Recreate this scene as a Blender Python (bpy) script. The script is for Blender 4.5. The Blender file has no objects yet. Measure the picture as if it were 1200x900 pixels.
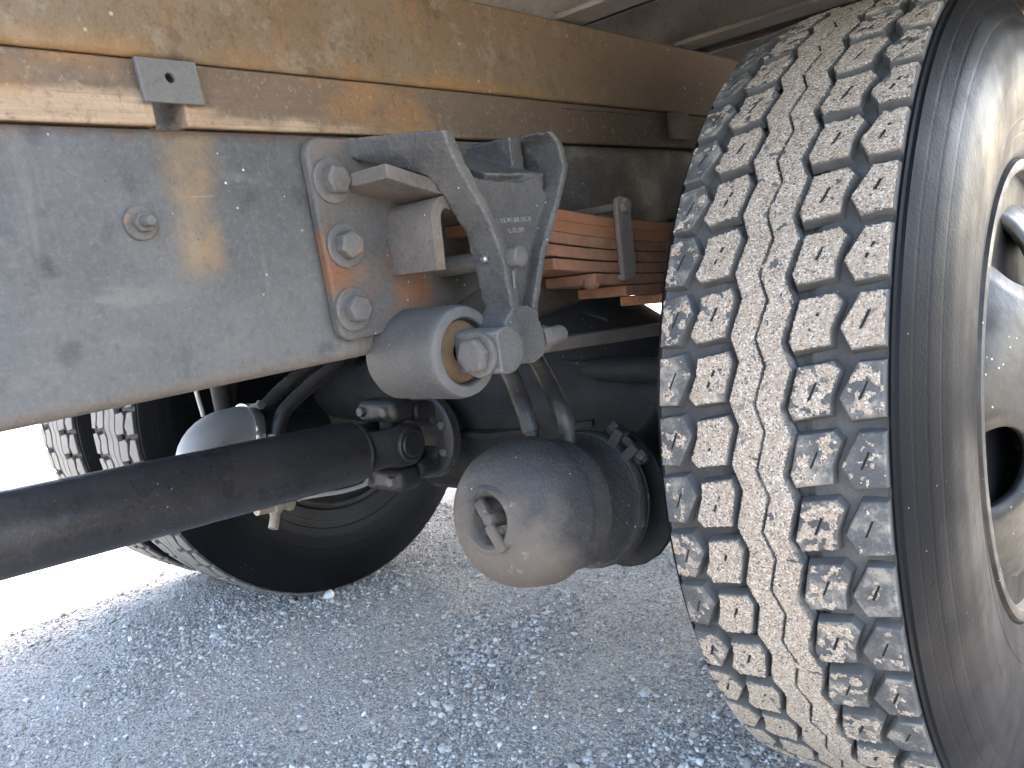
import bpy, bmesh, math, random
import numpy as np
from mathutils import Vector, Matrix, noise as mnoise
random.seed(7); rng = np.random.default_rng(7)
R_ = math.radians
scene = bpy.context.scene
C = scene.collection

# ------------------------------------------------------------------ camera, sky, sun, exposure
# axes: X outboard (near side of the truck), Y towards the rear, Z up; near wheel axis at Y=0, X=0
cam_d = bpy.data.cameras.new('camera'); cam = bpy.data.objects.new('camera', cam_d); C.objects.link(cam)
cam_d.sensor_width = 36; cam_d.lens = 957.065/1200*36; cam_d.clip_start = .02; cam_d.clip_end = 2000
yaw, pit, rol = R_(42.051), R_(8.136), R_(-7.494)
fw = Vector((-math.sin(yaw)*math.cos(pit), math.cos(yaw)*math.cos(pit), -math.sin(pit)))
r0 = Vector((math.cos(yaw), math.sin(yaw), 0)); u0 = r0.cross(fw)
rr = math.cos(rol)*r0+math.sin(rol)*u0; uu = -math.sin(rol)*r0+math.cos(rol)*u0
M = Matrix((rr, uu, -fw)).transposed().to_4x4(); M.translation = Vector((.349, -1.25, .751))
cam.matrix_world = M
scene.camera = cam

SUN_EL, SUN_AZ = R_(50), R_(0)      # azimuth of the sun seen from above, 0 = +Y, clockwise
sd = Vector((math.sin(SUN_AZ)*math.cos(SUN_EL), math.cos(SUN_AZ)*math.cos(SUN_EL), math.sin(SUN_EL)))
w = bpy.data.worlds.new('World'); scene.world = w; w.use_nodes = True
nt = w.node_tree; bg = nt.nodes['Background']
sk = nt.nodes.new('ShaderNodeTexSky'); sk.sky_type = 'NISHITA'; sk.sun_disc = False
sk.air_density = 1.0; sk.dust_density = 4.0; sk.ozone_density = .6; sk.sun_elevation = SUN_EL; sk.sun_rotation = SUN_AZ
nt.links.new(sk.outputs[0], bg.inputs[0]); bg.inputs[1].default_value = .12
sl = bpy.data.lights.new('sun', 'SUN'); sl.energy = 4.2; sl.angle = R_(.55); sl.color = (1, .95, .87)
so = bpy.data.objects.new('sun', sl); C.objects.link(so); so.rotation_euler = sd.to_track_quat('Z', 'Y').to_euler()
so.location = (0, 0, 6)
vs = scene.view_settings; vs.view_transform = 'Standard'; vs.look = 'None'; vs.gamma = 1; vs.exposure = 3.97
scene.cycles.use_denoising = True; scene.cycles.adaptive_threshold = .02; scene.cycles.max_bounces = 6; scene.cycles.diffuse_bounces = 4; scene.cycles.glossy_bounces = 2; scene.cycles.caustics_reflective = False

# ------------------------------------------------------------------ mesh helpers
class G:
    def __init__(s): s.v = []; s.f = []
    def add(s, V, F):
        b = len(s.v); s.v += [tuple(map(float, p)) for p in V]; s.f += [tuple(i+b for i in f) for f in F]; return s
    def box(s, x0, x1, y0, y1, z0, z1):
        V = [(x, y, z) for x in (x0, x1) for y in (y0, y1) for z in (z0, z1)]
        return s.add(V, [(0,1,3,2),(4,6,7,5),(0,4,5,1),(2,3,7,6),(0,2,6,4),(1,5,7,3)])
    def prism(s, poly, axis, a, b, top=None):
        n = len(poly); top = top or poly
        def pt(p, h): return {0: (h, p[0], p[1]), 1: (p[0], h, p[1]), 2: (p[0], p[1], h)}[axis]
        V = [pt(p, a) for p in poly]+[pt(p, b) for p in top]
        F = [tuple(range(n))[::-1], tuple(range(n, 2*n))]+[(i, (i+1) % n, n+(i+1) % n, n+i) for i in range(n)]
        return s.add(V, F)
    def tube(s, path, r, n=12, caps=True, up=None):
        P = [Vector(p) for p in path]; k = len(P); rs = r if hasattr(r, '__len__') else [r]*k
        V = []; F = []; pu = None
        for i in range(k):
            t = (P[min(i+1, k-1)]-P[max(i-1, 0)]).normalized()
            if pu is None:
                pu = t.orthogonal().normalized()
            pu = (pu-t*pu.dot(t)).normalized(); q = t.cross(pu)
            for j in range(n):
                a = 2*math.pi*j/n; V.append(P[i]+rs[i]*(math.cos(a)*pu+math.sin(a)*q))
        for i in range(k-1):
            for j in range(n):
                F.append((i*n+j, i*n+(j+1) % n, (i+1)*n+(j+1) % n, (i+1)*n+j))
        if caps: F += [tuple(range(n))[::-1], tuple(range((k-1)*n, k*n))]
        return s.add(V, F)
    def lathe(s, prof, o=(0, 0, 0), d=(1, 0, 0), n=96, closed=False, up=None):
        """prof: (distance along d, radius)"""
        d = Vector(d).normalized(); a = d.orthogonal().normalized() if up is None else (Vector(up)-d*d.dot(Vector(up))).normalized()
        b = d.cross(a); o = Vector(o); V = []; F = []; k = len(prof)
        for h, r in prof:
            for j in range(n):
                t = 2*math.pi*j/n; V.append(o+d*h+r*(math.cos(t)*a+math.sin(t)*b))
        for i in range(k if closed else k-1):
            i2 = (i+1) % k
            for j in range(n):
                F.append((i*n+j, i*n+(j+1) % n, i2*n+(j+1) % n, i2*n+j))
        if not closed:
            if prof[0][1] > 1e-6: F.append(tuple(range(n))[::-1])
            if prof[-1][1] > 1e-6: F.append(tuple(range((k-1)*n, k*n)))
        return s.add(V, F)
    def hexb(s, o, d, r, h, rot=0):
        d = Vector(d).normalized(); a = d.orthogonal().normalized(); b = d.cross(a); o = Vector(o); V = []
        for hh, q in ((0, r), (h*.82, r), (h, r*.86)):
            for j in range(6):
                t = math.pi/3*j+rot; V.append(o+d*hh+q*(math.cos(t)*a+math.sin(t)*b))
        F = [tuple(range(6))[::-1], tuple(range(12, 18))]
        for i in (0, 1):
            for j in range(6): F.append((i*6+j, i*6+(j+1) % 6, i*6+6+(j+1) % 6, i*6+6+j))
        return s.add(V, F)

def mesh(name, g, smooth=35, fix=True):
    m = bpy.data.meshes.new(name); m.from_pydata(g.v, [], g.f)
    if fix:
        bm = bmesh.new(); bm.from_mesh(m); bmesh.ops.recalc_face_normals(bm, faces=bm.faces); bm.to_mesh(m); bm.free()
    if smooth:
        m.polygons.foreach_set('use_smooth', [True]*len(m.polygons)); m.set_sharp_from_angle(angle=R_(smooth))
    return m
def bulk(name, V, F):
    """fast triangle or quad soup: V (n,3), F (m,k)"""
    m = bpy.data.meshes.new(name); k = F.shape[1]
    m.vertices.add(len(V)); m.vertices.foreach_set('co', np.ascontiguousarray(V, np.float32).ravel())
    m.loops.add(F.size); m.loops.foreach_set('vertex_index', F.astype(np.int32).ravel())
    m.polygons.add(len(F)); m.polygons.foreach_set('loop_start', np.arange(0, F.size, k, dtype=np.int32))
    m.update(calc_edges=True); m.validate(); return m
def link(name, data, mat=None, parent=None, bevel=0, seg=2):
    o = bpy.data.objects.new(name, data); C.objects.link(o)
    if mat is not None and not data.materials: data.materials.append(getattr(mat, 'm', mat))
    if parent: o.parent = parent
    if bevel:
        b = o.modifiers.new('bevel', 'BEVEL'); b.width = bevel; b.segments = seg; b.limit_method = 'ANGLE'; b.angle_limit = R_(32); b.harden_normals = False
    return o
def obj(name, g, mat, parent=None, bevel=0, smooth=35, seg=2): return link(name, mesh(name, g, smooth), mat, parent, bevel, seg)
def tag(o, label=None, cat=None, group=None, kind=None):
    for k, v in (('label', label), ('category', cat), ('group', group), ('kind', kind)):
        if v: o[k] = v
    return o
def thing(name, label, cat, loc=(0, 0, 0), group=None):
    o = bpy.data.objects.new(name, None); o.empty_display_size = .05; C.objects.link(o); o.location = loc
    return tag(o, label, cat, group)
def child(name, g, mat, t, bevel=0, smooth=35, seg=2):
    """g is in world coordinates; t sits at t.location without rotation"""
    L = t.location if t.parent is None else t.parent.location+t.location
    g.v = [(x-L.x, y-L.y, z-L.z) for x, y, z in g.v]
    return obj(name, g, mat, t, bevel, smooth, seg)
def arc(p0, p1, p2, n=10):
    p0, p1, p2 = map(Vector, (p0, p1, p2))
    return [(1-t)**2*p0+2*t*(1-t)*p1+t*t*p2 for t in [i/(n-1) for i in range(n)]]
def fbm(x, y, z=0., o=4):
    s = 0; a = 1; f = 1
    for _ in range(o):
        s += a*mnoise.noise(Vector((x*f, y*f, z*f))); a *= .5; f *= 2.03
    return s

# ------------------------------------------------------------------ materials
class Mat:
    def __init__(s, name, rough=.7, metal=0., spec=.4):
        s.m = bpy.data.materials.new(name); s.m.use_nodes = True; s.t = s.m.node_tree; s.b = s.t.nodes['Principled BSDF']
        s.b.inputs['Roughness'].default_value = rough; s.b.inputs['Metallic'].default_value = metal
        s.b.inputs['Specular IOR Level'].default_value = spec; s.b.inputs['IOR'].default_value = 1.45
        g = s.t.nodes.new('ShaderNodeNewGeometry'); s.pos = g.outputs['Position']; s.geo = g
        c = s.t.nodes.new('ShaderNodeTexCoord'); s.ob = c.outputs['Object']
        s.h = None
    def N(s, t, **k):
        n = s.t.nodes.new(t)
        for a, v in k.items(): setattr(n, a, v)
        return n
    def L(s, a, b): s.t.links.new(a, b)
    def _in(s, sock, v):
        if isinstance(v, (int, float)): sock.default_value = v
        elif isinstance(v, tuple): sock.default_value = v if len(v) == 4 else (*v, 1) if sock.type == 'RGBA' else v
        else: s.L(v, sock)
    def map(s, src=None, scale=(1, 1, 1), rot=(0, 0, 0), loc=(0, 0, 0)):
        n = s.N('ShaderNodeMapping'); s.L(src or s.pos, n.inputs[0]); n.inputs['Scale'].default_value = scale
        n.inputs['Rotation'].default_value = rot; n.inputs['Location'].default_value = loc; return n.outputs[0]
    def noise(s, scale, detail=5, rough=.6, vec=None, dist=0.):
        n = s.N('ShaderNodeTexNoise'); s.L(vec or s.pos, n.inputs['Vector']); n.inputs['Scale'].default_value = scale
        n.inputs['Detail'].default_value = min(detail, 4); n.inputs['Roughness'].default_value = rough; n.inputs['Distortion'].default_value = dist
        return n.outputs['Fac']
    def voro(s, scale, vec=None, feat='F1', out='Distance', rnd=1.):
        n = s.N('ShaderNodeTexVoronoi', feature=feat); s.L(vec or s.pos, n.inputs['Vector']); n.inputs['Scale'].default_value = scale
        n.inputs['Randomness'].default_value = rnd
        return n.outputs[out]
    def ramp(s, f, a, b, lo=0., hi=1.):
        n = s.N('ShaderNodeMapRange'); n.interpolation_type = 'SMOOTHSTEP'; s.L(f, n.inputs[0]); n.inputs[1].default_value = a; n.inputs[2].default_value = b
        n.inputs[3].default_value = lo; n.inputs[4].default_value = hi; return n.outputs[0]
    def math(s, op, a, b=0., clamp=False):
        n = s.N('ShaderNodeMath', operation=op, use_clamp=clamp); s._in(n.inputs[0], a); s._in(n.inputs[1], b); return n.outputs[0]
    def mix(s, f, a, b, blend='MIX'):
        n = s.N('ShaderNodeMix', data_type='RGBA', blend_type=blend); s._in(n.inputs[0], f); s._in(n.inputs[6], a); s._in(n.inputs[7], b); return n.outputs[2]
    def sep(s, v=None):
        n = s.N('ShaderNodeSeparateXYZ'); s.L(v or s.pos, n.inputs[0]); return n.outputs
    def nrm(s):
        n = s.N('ShaderNodeSeparateXYZ'); s.L(s.geo.outputs['Normal'], n.inputs[0]); return n.outputs
    def col(s, c): s._in(s.b.inputs['Base Color'], c); s.c = c; return s
    def rough(s, r): s._in(s.b.inputs['Roughness'], r); return s
    def bump(s, h, dist=.001, strength=1.):
        n = s.N('ShaderNodeBump'); n.inputs['Strength'].default_value = strength; n.inputs['Distance'].default_value = dist
        s.L(h, n.inputs['Height'])
        if s.h: s.L(s.h, n.inputs['Normal'])
        s.h = n.outputs[0]; s.L(s.h, s.b.inputs['Normal']); return s

def edges(m, c, dust, a=.515, b=.60, amt=.8):
    return m.mix(m.ramp(m.geo.outputs['Pointiness'], a, b, 0, amt), c, dust)  # convex edges paler: dust, and caught light painted into the colour
def grime(name, base, alt, dust=(.32, .29, .25), rust=None, rough=.75, scale=9, bump=.0006, dustamt=.35, rustamt=.35, specks=.5, metal=0., grain=260, up=.35, dustscale=5, edge=None):
    """painted or cast metal with tone blotches, settled dust, rust and pale specks"""
    m = Mat(name, rough, metal)
    c = m.mix(m.ramp(m.noise(scale, 6, .62), .38, .66), base, alt)
    if rust:
        rm = m.ramp(m.noise(scale*.8, 8, .68, m.map(loc=(3.1, 1.7, .4))), .62-.3*rustamt, .78-.26*rustamt)
        rc = m.mix(m.noise(60, 4), rust, tuple(x*.55 for x in rust)); c = m.mix(rm, c, rc)
    dm = m.ramp(m.noise(dustscale, 7, .7, m.map(loc=(7.1, .7, 2.4))), .40, .75, 0, dustamt)
    dm2 = m.ramp(m.nrm()[2], .15, .9, 0, up)
    fine = m.ramp(m.noise(grain*1.3, 3, .7), .3, .72, .45, 1)
    dust_f = m.math('MULTIPLY', m.math('ADD', dm, dm2, True), fine)
    c = m.mix(dust_f, c, dust)
    gr = m.noise(grain*.8, 3, .75); c = m.mix(m.ramp(gr, .50, .72, 0, .38), c, tuple(min(1, x*.8) for x in dust)); c = m.mix(m.ramp(gr, .28, .46, .45, 0), c, tuple(x*.35 for x in base))
    if specks:
        sv = m.voro(70); sn = m.ramp(m.noise(11, 2), .5, .6)
        sp = m.math('MULTIPLY', m.ramp(sv, .055, .085, 1, 0), sn); c = m.mix(m.math('MULTIPLY', sp, specks), c, (.62, .6, .56))
    if edge: c = edges(m, c, edge)
    m.col(c)
    m.rough(m.math('ADD', m.ramp(m.noise(scale*2, 4), .3, .7, rough-.12, rough+.1), m.math('MULTIPLY', dust_f, .3), True))
    m.bump(m.noise(grain, 4, .7), bump); m.bump(m.noise(38, 4), bump*1.6)
    return m

# chassis rail: dull grey paint under road film, blotches, a tan streak below the gap in the timber, brown lower edge
def mat_rail():
    m = Mat('chassis_paint', .62)
    X, Y, Z = m.sep()
    c = m.mix(m.ramp(m.noise(4.5, 7, .62), .36, .66), (.066, .064, .061), (.096, .092, .086))
    c = m.mix(m.ramp(m.noise(2.2, 4, .5, m.map(loc=(4, 2, 9))), .45, .62, 0, .55), c, (.078, .082, .088))
    wq = m.N('ShaderNodeVectorMath', operation='ADD'); nz = m.N('ShaderNodeTexNoise'); nz.inputs['Scale'].default_value = 30; m.L(m.pos, nz.inputs[0]); sv_ = m.N('ShaderNodeVectorMath', operation='SCALE'); m.L(nz.outputs['Color'], sv_.inputs[0]); sv_.inputs[3].default_value = .03; m.L(m.pos, wq.inputs[0]); m.L(sv_.outputs[0], wq.inputs[1])
    bl = m.math('MULTIPLY', m.ramp(m.voro(24, wq.outputs[0]), .12, .36, 1, 0), m.ramp(m.noise(6, 2, .5, m.map(loc=(1, 5, 2))), .38, .54))
    c = m.mix(m.math('MULTIPLY', bl, .6), c, (.032, .031, .031))
    wob = m.math('ADD', Y, m.math('MULTIPLY', m.math('SUBTRACT', m.noise(14, 4), .5), .05))
    st = m.math('MULTIPLY', m.ramp(m.math('ABSOLUTE', m.math('ADD', wob, .872)), .008, .034, 1, 0), m.ramp(Z, .765, .80, 0, 1))
    st = m.math('MULTIPLY', st, m.ramp(m.noise(22, 4), .3, .62, .25, 1))
    c = m.mix(m.math('MULTIPLY', st, .8), c, (.21, .135, .065))
    wz = m.math('ADD', Z, m.math('MULTIPLY', m.math('SUBTRACT', m.noise(30, 5), .5), .03))
    c = m.mix(m.ramp(wz, .680, .696, .6, 0), c, (.125, .09, .062))
    c = m.mix(m.ramp(wz, .892, .907, 0, .8), c, (.11, .06, .03))
    # brown road dust and painted-in shade further back, towards the wheels
    rear = m.math('MULTIPLY', m.ramp(Y, -.78, -.40), m.ramp(m.noise(7, 6, .65), .25, .6, .5, 1))
    c = m.mix(rear, c, (.046, .033, .024))
    sm = m.math('MULTIPLY', m.ramp(m.noise(9, 5, .6, m.map(scale=(1, 1, 2.2))), .56, .72), .4)
    c = m.mix(sm, c, (.19, .175, .155))
    sv = m.math('MULTIPLY', m.ramp(m.voro(62), .05, .085, 1, 0), m.ramp(m.noise(8, 2), .48, .6))
    c = m.mix(m.math('MULTIPLY', sv, .9), c, (.62, .58, .52))
    c = m.mix(m.ramp(m.noise(170, 4, .8), .46, .70, 0, .30), c, (.17, .16, .148)); c = m.mix(m.ramp(m.noise(90, 4, .8, m.map(loc=(2, 2, 5))), .50, .72, 0, .35), c, (.035, .035, .036))
    c = m.mix(m.ramp(m.noise(24, 4, .7, m.map(scale=(1, 1, .12), loc=(1, 6, 2))), .56, .72, 0, .28), c, (.17, .155, .135))
    sc = m.ramp(m.noise(9, 4, .6, m.map(scale=(1, .5, 26), rot=(R_(17), 0, 0))), .71, .735, 0, .5); c = m.mix(sc, c, (.22, .21, .19))
    dk = m.math('MULTIPLY', m.ramp(m.voro(95, m.map(loc=(.3, .2, .6))), .05, .08, 1, 0), m.ramp(m.noise(7, 2), .5, .6))
    c = m.mix(dk, c, (.03, .03, .03))
    m.col(c); m.rough(m.ramp(m.noise(12, 5), .3, .7, .5, .8))
    return m.bump(m.noise(260, 3, .75), .0007).bump(m.noise(26, 5), .0008)
M_rail = mat_rail()
def mat_beam():
    m = Mat('rusty_beam', .8); X, Y, Z = m.sep(); st = m.map(scale=(1, .25, 1))
    c = m.mix(m.ramp(m.noise(6, 8, .68), .35, .66), (.135, .090, .050), (.155, .116, .076))
    c = m.mix(m.ramp(m.noise(7, 7, .66, m.map(st, loc=(0, 3, 1))), .50, .70, 0, .7), c, (.185, .10, .038))
    c = m.mix(m.ramp(m.noise(20, 6, .7, m.map(loc=(5, 1, 1))), .57, .70, 0, .6), c, (.055, .035, .024))
    c = m.mix(m.ramp(m.noise(34, 4, .75, m.map(loc=(9, 2, 4))), .52, .66, 0, .55), c, (.20, .165, .125)); c = m.mix(m.ramp(m.noise(75, 4, .8, m.map(loc=(1, 2, 8))), .50, .68, 0, .55), c, (.082, .05, .026))
    c = m.mix(m.ramp(m.noise(16, 4, .7, m.map(scale=(1, 1.6, .5), loc=(3, 3, 3))), .54, .70, 0, .5), c, (.21, .108, .036))
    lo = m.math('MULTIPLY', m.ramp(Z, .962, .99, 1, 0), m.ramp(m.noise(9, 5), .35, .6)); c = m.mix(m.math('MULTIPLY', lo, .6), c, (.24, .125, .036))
    c = m.mix(m.math('MULTIPLY', m.ramp(Y, -.6, .0), .85), c, (.052, .033, .02))  # darkens towards the tyre: its shade painted into the rust colour
    fl = m.math('MULTIPLY', m.ramp(m.voro(55), .07, .11, 1, 0), m.ramp(m.noise(9, 2), .5, .62)); c = m.mix(fl, c, (.36, .29, .19))
    c = m.mix(m.ramp(m.noise(330, 3, .7), .45, .75, 0, .35), c, (.21, .16, .105))
    m.col(c); return m.bump(m.noise(190, 5, .75), .0009).bump(m.noise(30, 5), .0012)
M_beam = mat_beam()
def mat_wood():
    m = Mat('weathered_timber', .85); X, Y, Z = m.sep()
    g = m.noise(9, 7, .6, m.map(scale=(3, .35, 9))); g2 = m.noise(42, 5, .6, m.map(scale=(2, .12, 6)))
    clean = m.mix(m.ramp(g, .35, .65), (.27, .185, .115), (.36, .27, .185))
    clean = m.mix(m.ramp(g2, .52, .68, 0, .7), clean, (.17, .11, .065))
    wv = m.N('ShaderNodeTexWave', wave_type='BANDS', bands_direction='Y'); m.L(m.map(rot=(R_(-24), 0, 0)), wv.inputs[0]); wv.inputs['Scale'].default_value = 46; wv.inputs['Distortion'].default_value = 7; wv.inputs['Detail'].default_value = 3; wv.inputs['Detail Scale'].default_value = 1.6
    clean = m.mix(m.ramp(wv.outputs[1], .3, .95, 0, .16), clean, (.24, .17, .11))
    grim = m.mix(m.noise(40, 6), (.075, .053, .036), (.135, .098, .067))
    # grime keeps to the upper edge, worn off in long tongues below; nearly complete towards the wheels
    n = m.noise(5, 6, .62, m.map(scale=(1, .7, 2)))
    zz = m.math('MULTIPLY', m.math('SUBTRACT', Z, .935), 9)
    f = m.math('ADD', m.math('ADD', n, zz), m.math('MULTIPLY', m.ramp(Y, -1.0, -.55), .26))
    c = m.mix(m.ramp(f, .42, .55, 0, .93), clean, grim)
    c = m.mix(m.math('MULTIPLY', m.ramp(Y, -.6, -.15), .85), c, (.05, .031, .02))  # shade near the tyre painted into the timber as dark brown
    c = m.mix(m.ramp(m.noise(8, 5, .6, m.map(scale=(1, .5, 1), loc=(2, 8, 1))), .55, .7, 0, .5), c, (.30, .15, .05))
    c = m.mix(m.ramp(m.noise(110, 4, .8), .50, .70, 0, .5), c, (.06, .042, .028)); c = m.mix(m.ramp(m.noise(140, 4, .8, m.map(loc=(4, 4, 4))), .54, .72, 0, .4), c, (.33, .25, .17))
    ckz = m.noise(7, 4, .6, m.map(scale=(1, .22, 14), loc=(6, 1, 3))); ck = m.ramp(ckz, .685, .71, 0, .85); c = m.mix(ck, c, (.02, .014, .01))
    m.bump(m.math('SUBTRACT', 1., ck), .002)
    m.col(c); return m.bump(wv.outputs[1], .0003, .35).bump(g2, .0012).bump(m.noise(150, 4), .0006)
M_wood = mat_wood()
M_dark = grime('brown_plate', (.05, .034, .023), (.068, .047, .032), dust=(.10, .075, .055), scale=14, dustamt=.4, specks=.2)
M_cast = grime('cast_iron', (.047, .045, .0435), (.070, .066, .061), dust=(.165, .148, .13), rust=(.15, .085, .05), rough=.66, scale=11, bump=.0016, dustamt=.55, rustamt=.1, specks=.8, grain=300, up=.3, edge=(.20, .187, .173))
M_plate = grime('hanger_plate_metal', (.060, .056, .052), (.086, .077, .069), dust=(.165, .142, .12), rust=(.19, .085, .04), rough=.68, scale=9, bump=.0006, dustamt=.5, rustamt=.35, specks=.8)
M_bolt = grime('bolt_steel', (.070, .065, .060), (.10, .09, .08), dust=(.18, .158, .135), rust=(.2, .11, .06), rough=.6, scale=30, dustamt=.5, rustamt=.15, specks=.4)
M_leaf = grime('rusty_spring_steel', (.235, .108, .060), (.135, .062, .038), dust=(.27, .185, .135), rust=(.32, .14, .058), rough=.85, scale=14, bump=.0013, dustamt=.6, rustamt=.4, specks=.3)
M_leafend = grime('grey_spring_steel', (.10, .079, .065), (.075, .064, .057), dust=(.21, .178, .147), rust=(.32, .15, .07), rough=.75, scale=12, bump=.0008, dustamt=.5, rustamt=.2, specks=.6)
def blend_y(m, other, y0, y1):
    Y = m.sep()[1]; c = m.mix(m.ramp(Y, y0, y1), m.c, m.mix(m.noise(16, 5, .65), tuple(other), tuple(x*.6 for x in other))); m.col(c)
blend_y(M_leafend, (.29, .125, .06), -.60, -.50)
M_clip = grime('spring_clip_steel', (.12, .10, .085), (.10, .08, .068), dust=(.24, .20, .165), rust=(.2, .10, .055), rough=.75, scale=18, dustamt=.5, rustamt=.2)
M_shaft = grime('shaft_paint', (.027, .0255, .0265), (.040, .037, .038), dust=(.115, .105, .102), rust=None, rough=.33, scale=7, bump=.00025, dustamt=.3, specks=.55, up=.12)
M_joint = grime('joint_steel', (.018, .017, .018), (.028, .026, .026), dust=(.11, .10, .09), rust=(.13, .07, .04), rough=.42, scale=16, dustamt=.3, rustamt=.05, specks=.6, up=.2)
M_axle = grime('axle_black', (.0055, .0052, .0052), (.0085, .008, .0075), dust=(.026, .023, .02), rust=None, rough=.7, scale=9, dustamt=.35, specks=.3, up=.25)
def mat_chamber():
    m = Mat('chamber_paint', .62); X, Y, Z = m.sep()
    c = m.mix(m.ramp(m.noise(9, 6, .6), .36, .66), (.026, .025, .025), (.046, .043, .040))
    # dried mud sheet on the end and the lower flank
    e = m.math('ADD', m.math('MULTIPLY', m.math('SUBTRACT', .475, Z), 3.6), m.math('MULTIPLY', m.math('SUBTRACT', -.525, Y), 4.2))
    f = m.ramp(m.math('ADD', m.math('SUBTRACT', m.noise(13, 7, .66), .5), e), .10, .46, 0, .85)
    mud = m.mix(m.noise(50, 5), (.165, .130, .10), (.10, .082, .066)); c = m.mix(f, c, mud)
    ck = m.math('MULTIPLY', m.ramp(m.noise(26, 6, .7), .60, .66), m.ramp(m.noise(7, 2, .5, m.map(loc=(2, 0, 3))), .52, .6)); c = m.mix(ck, c, (.22, .185, .15))
    sv = m.math('MULTIPLY', m.ramp(m.voro(75), .05, .09, 1, 0), m.ramp(m.noise(12, 2), .47, .58)); c = m.mix(sv, c, (.5, .46, .4))
    c = m.mix(m.ramp(m.noise(420, 2, .7), .5, .8, 0, .4), c, (.17, .145, .12))
    m.col(c); m.rough(m.math('ADD', m.ramp(m.noise(20, 4), .3, .7, .45, .65), m.math('MULTIPLY', f, .3), True))
    return m.bump(m.noise(210, 4, .75), .0024).bump(m.math('ADD', f, m.math('MULTIPLY', ck, .7)), .0012).bump(m.noise(30, 4), .003)
M_cham = mat_chamber()
def mat_rubber(name, base, dust, amt, rough=.62, ring=True):
    m = Mat(name, rough, 0, .1)
    c = m.mix(m.ramp(m.noise(6, 6), .35, .65), base, tuple(x*1.5 for x in base))
    d = m.ramp(m.noise(5, 7, .7, m.map(scale=(2, 1, 1))), .36, .72, amt*.25, amt)
    c = m.mix(m.math('MULTIPLY', d, m.ramp(m.noise(240, 3), .3, .7, .6, 1)), c, dust)
    sv = m.math('MULTIPLY', m.ramp(m.voro(80), .04, .07, 1, 0), m.ramp(m.noise(9, 2), .52, .6)); c = m.mix(m.math('MULTIPLY', sv, .7), c, (.35, .33, .3))
    m.col(c); m.rough(m.ramp(m.noise(9, 4), .3, .7, rough-.1, rough+.12))
    return m.bump(m.noise(260, 4, .7), .0004)
M_side = mat_rubber('sidewall_rubber', (.0042, .0045, .0052), (.011, .0115, .0128), .5, .42)
M_floor = mat_rubber('groove_rubber', (.036, .0355, .035), (.16, .15, .14), .6, .75)
def mat_block(name, mudcol, cover, sipe=True):
    """tread rubber scuffed grey, dried grit where the mud has stuck, a narrow sipe in the middle of each block"""
    m = Mat(name, .78, 0, .3); x, y, z = m.sep(m.ob)
    c = m.mix(m.ramp(m.noise(30, 6), .35, .65), (.072, .070, .068), (.118, .114, .108))
    c = m.mix(m.ramp(m.noise(420, 3), .5, .75, 0, .5), c, (.20, .19, .175))
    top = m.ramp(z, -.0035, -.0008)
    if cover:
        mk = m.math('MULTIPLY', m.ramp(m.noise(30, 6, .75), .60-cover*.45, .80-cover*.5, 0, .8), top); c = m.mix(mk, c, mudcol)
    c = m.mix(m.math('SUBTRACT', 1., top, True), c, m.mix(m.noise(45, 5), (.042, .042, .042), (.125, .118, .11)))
    if sipe:
        sx = m.math('SUBTRACT', x, m.math('MULTIPLY', y, .42))
        sf = m.math('MULTIPLY', m.ramp(m.math('ABSOLUTE', sx), .0007, .0013, 1, 0), m.ramp(m.math('ABSOLUTE', y), .0075, .009, 1, 0)); sf = m.math('MULTIPLY', sf, top)
        c = m.mix(sf, c, (.006, .006, .006))
    m.col(c); return m.bump(m.noise(330, 4, .75), .0007)
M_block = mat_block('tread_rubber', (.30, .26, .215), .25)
M_blockfar = mat_block('tread_rubber_dusty', (.21, .195, .175), .9, False)
def mat_mud():
    m = Mat('dried_gritty_mud', .95, 0, .2)
    c = m.mix(m.noise(150, 5, .7), (.35, .265, .19), (.56, .46, .36))
    v = m.N('ShaderNodeTexVoronoi'); m.L(m.pos, v.inputs[0]); v.inputs['Scale'].default_value = 620
    s_ = m.N('ShaderNodeSeparateColor'); m.L(v.outputs['Color'], s_.inputs[0])
    c = m.mix(m.ramp(s_.outputs[0], .74, .82, 0, .7), c, (.68, .63, .56))
    c = m.mix(m.ramp(s_.outputs[1], .72, .80, 0, .6), c, (.25, .18, .125))
    c = m.mix(m.ramp(s_.outputs[2], .86, .92, 0, .8), c, (.10, .095, .095))
    c = m.mix(m.ramp(m.noise(9, 5), .48, .7, 0, .5), c, (.38, .295, .215))
    m.col(c); return m.bump(v.outputs['Distance'], .0016, .9).bump(m.noise(240, 4, .8), .0014)
M_mud = mat_mud()
def mat_rim():
    m = Mat('grimy_rim_steel', .42, .35); 
    c = m.mix(m.ramp(m.noise(7, 7, .65), .36, .66), (.026, .0245, .0225), (.070, .064, .056))
    c = m.mix(m.ramp(m.noise(4, 6, .6, m.map(loc=(1, 4, 2))), .48, .66, 0, .8), c, (.10, .086, .066))
    c = m.mix(m.ramp(m.noise(10, 7, .7, m.map(loc=(3, 4, 7))), .58, .70, 0, .6), c, (.15, .095, .05))
    sv = m.math('MULTIPLY', m.ramp(m.voro(85), .07, .12, 1, 0), m.ramp(m.noise(12, 2), .45, .58)); c = m.mix(sv, c, (.5, .48, .45))
    m.col(c); m.rough(m.ramp(m.noise(15, 5), .3, .7, .3, .62)); return m.bump(m.noise(120, 5), .0005)
M_rim = mat_rim()
M_exh = grime('bare_exhaust_steel', (.30, .285, .265), (.25, .23, .20), dust=(.28, .24, .20), rust=(.16, .11, .07), rough=.5, metal=.3, scale=7, bump=.0003, dustamt=.4, rustamt=.12, specks=.2)
M_chrome = grime('bright_clamp', (.72, .72, .72), (.6, .6, .6), dust=(.5, .47, .42), rough=.22, metal=.9, scale=9, bump=.0002, dustamt=.2, specks=0)
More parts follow.
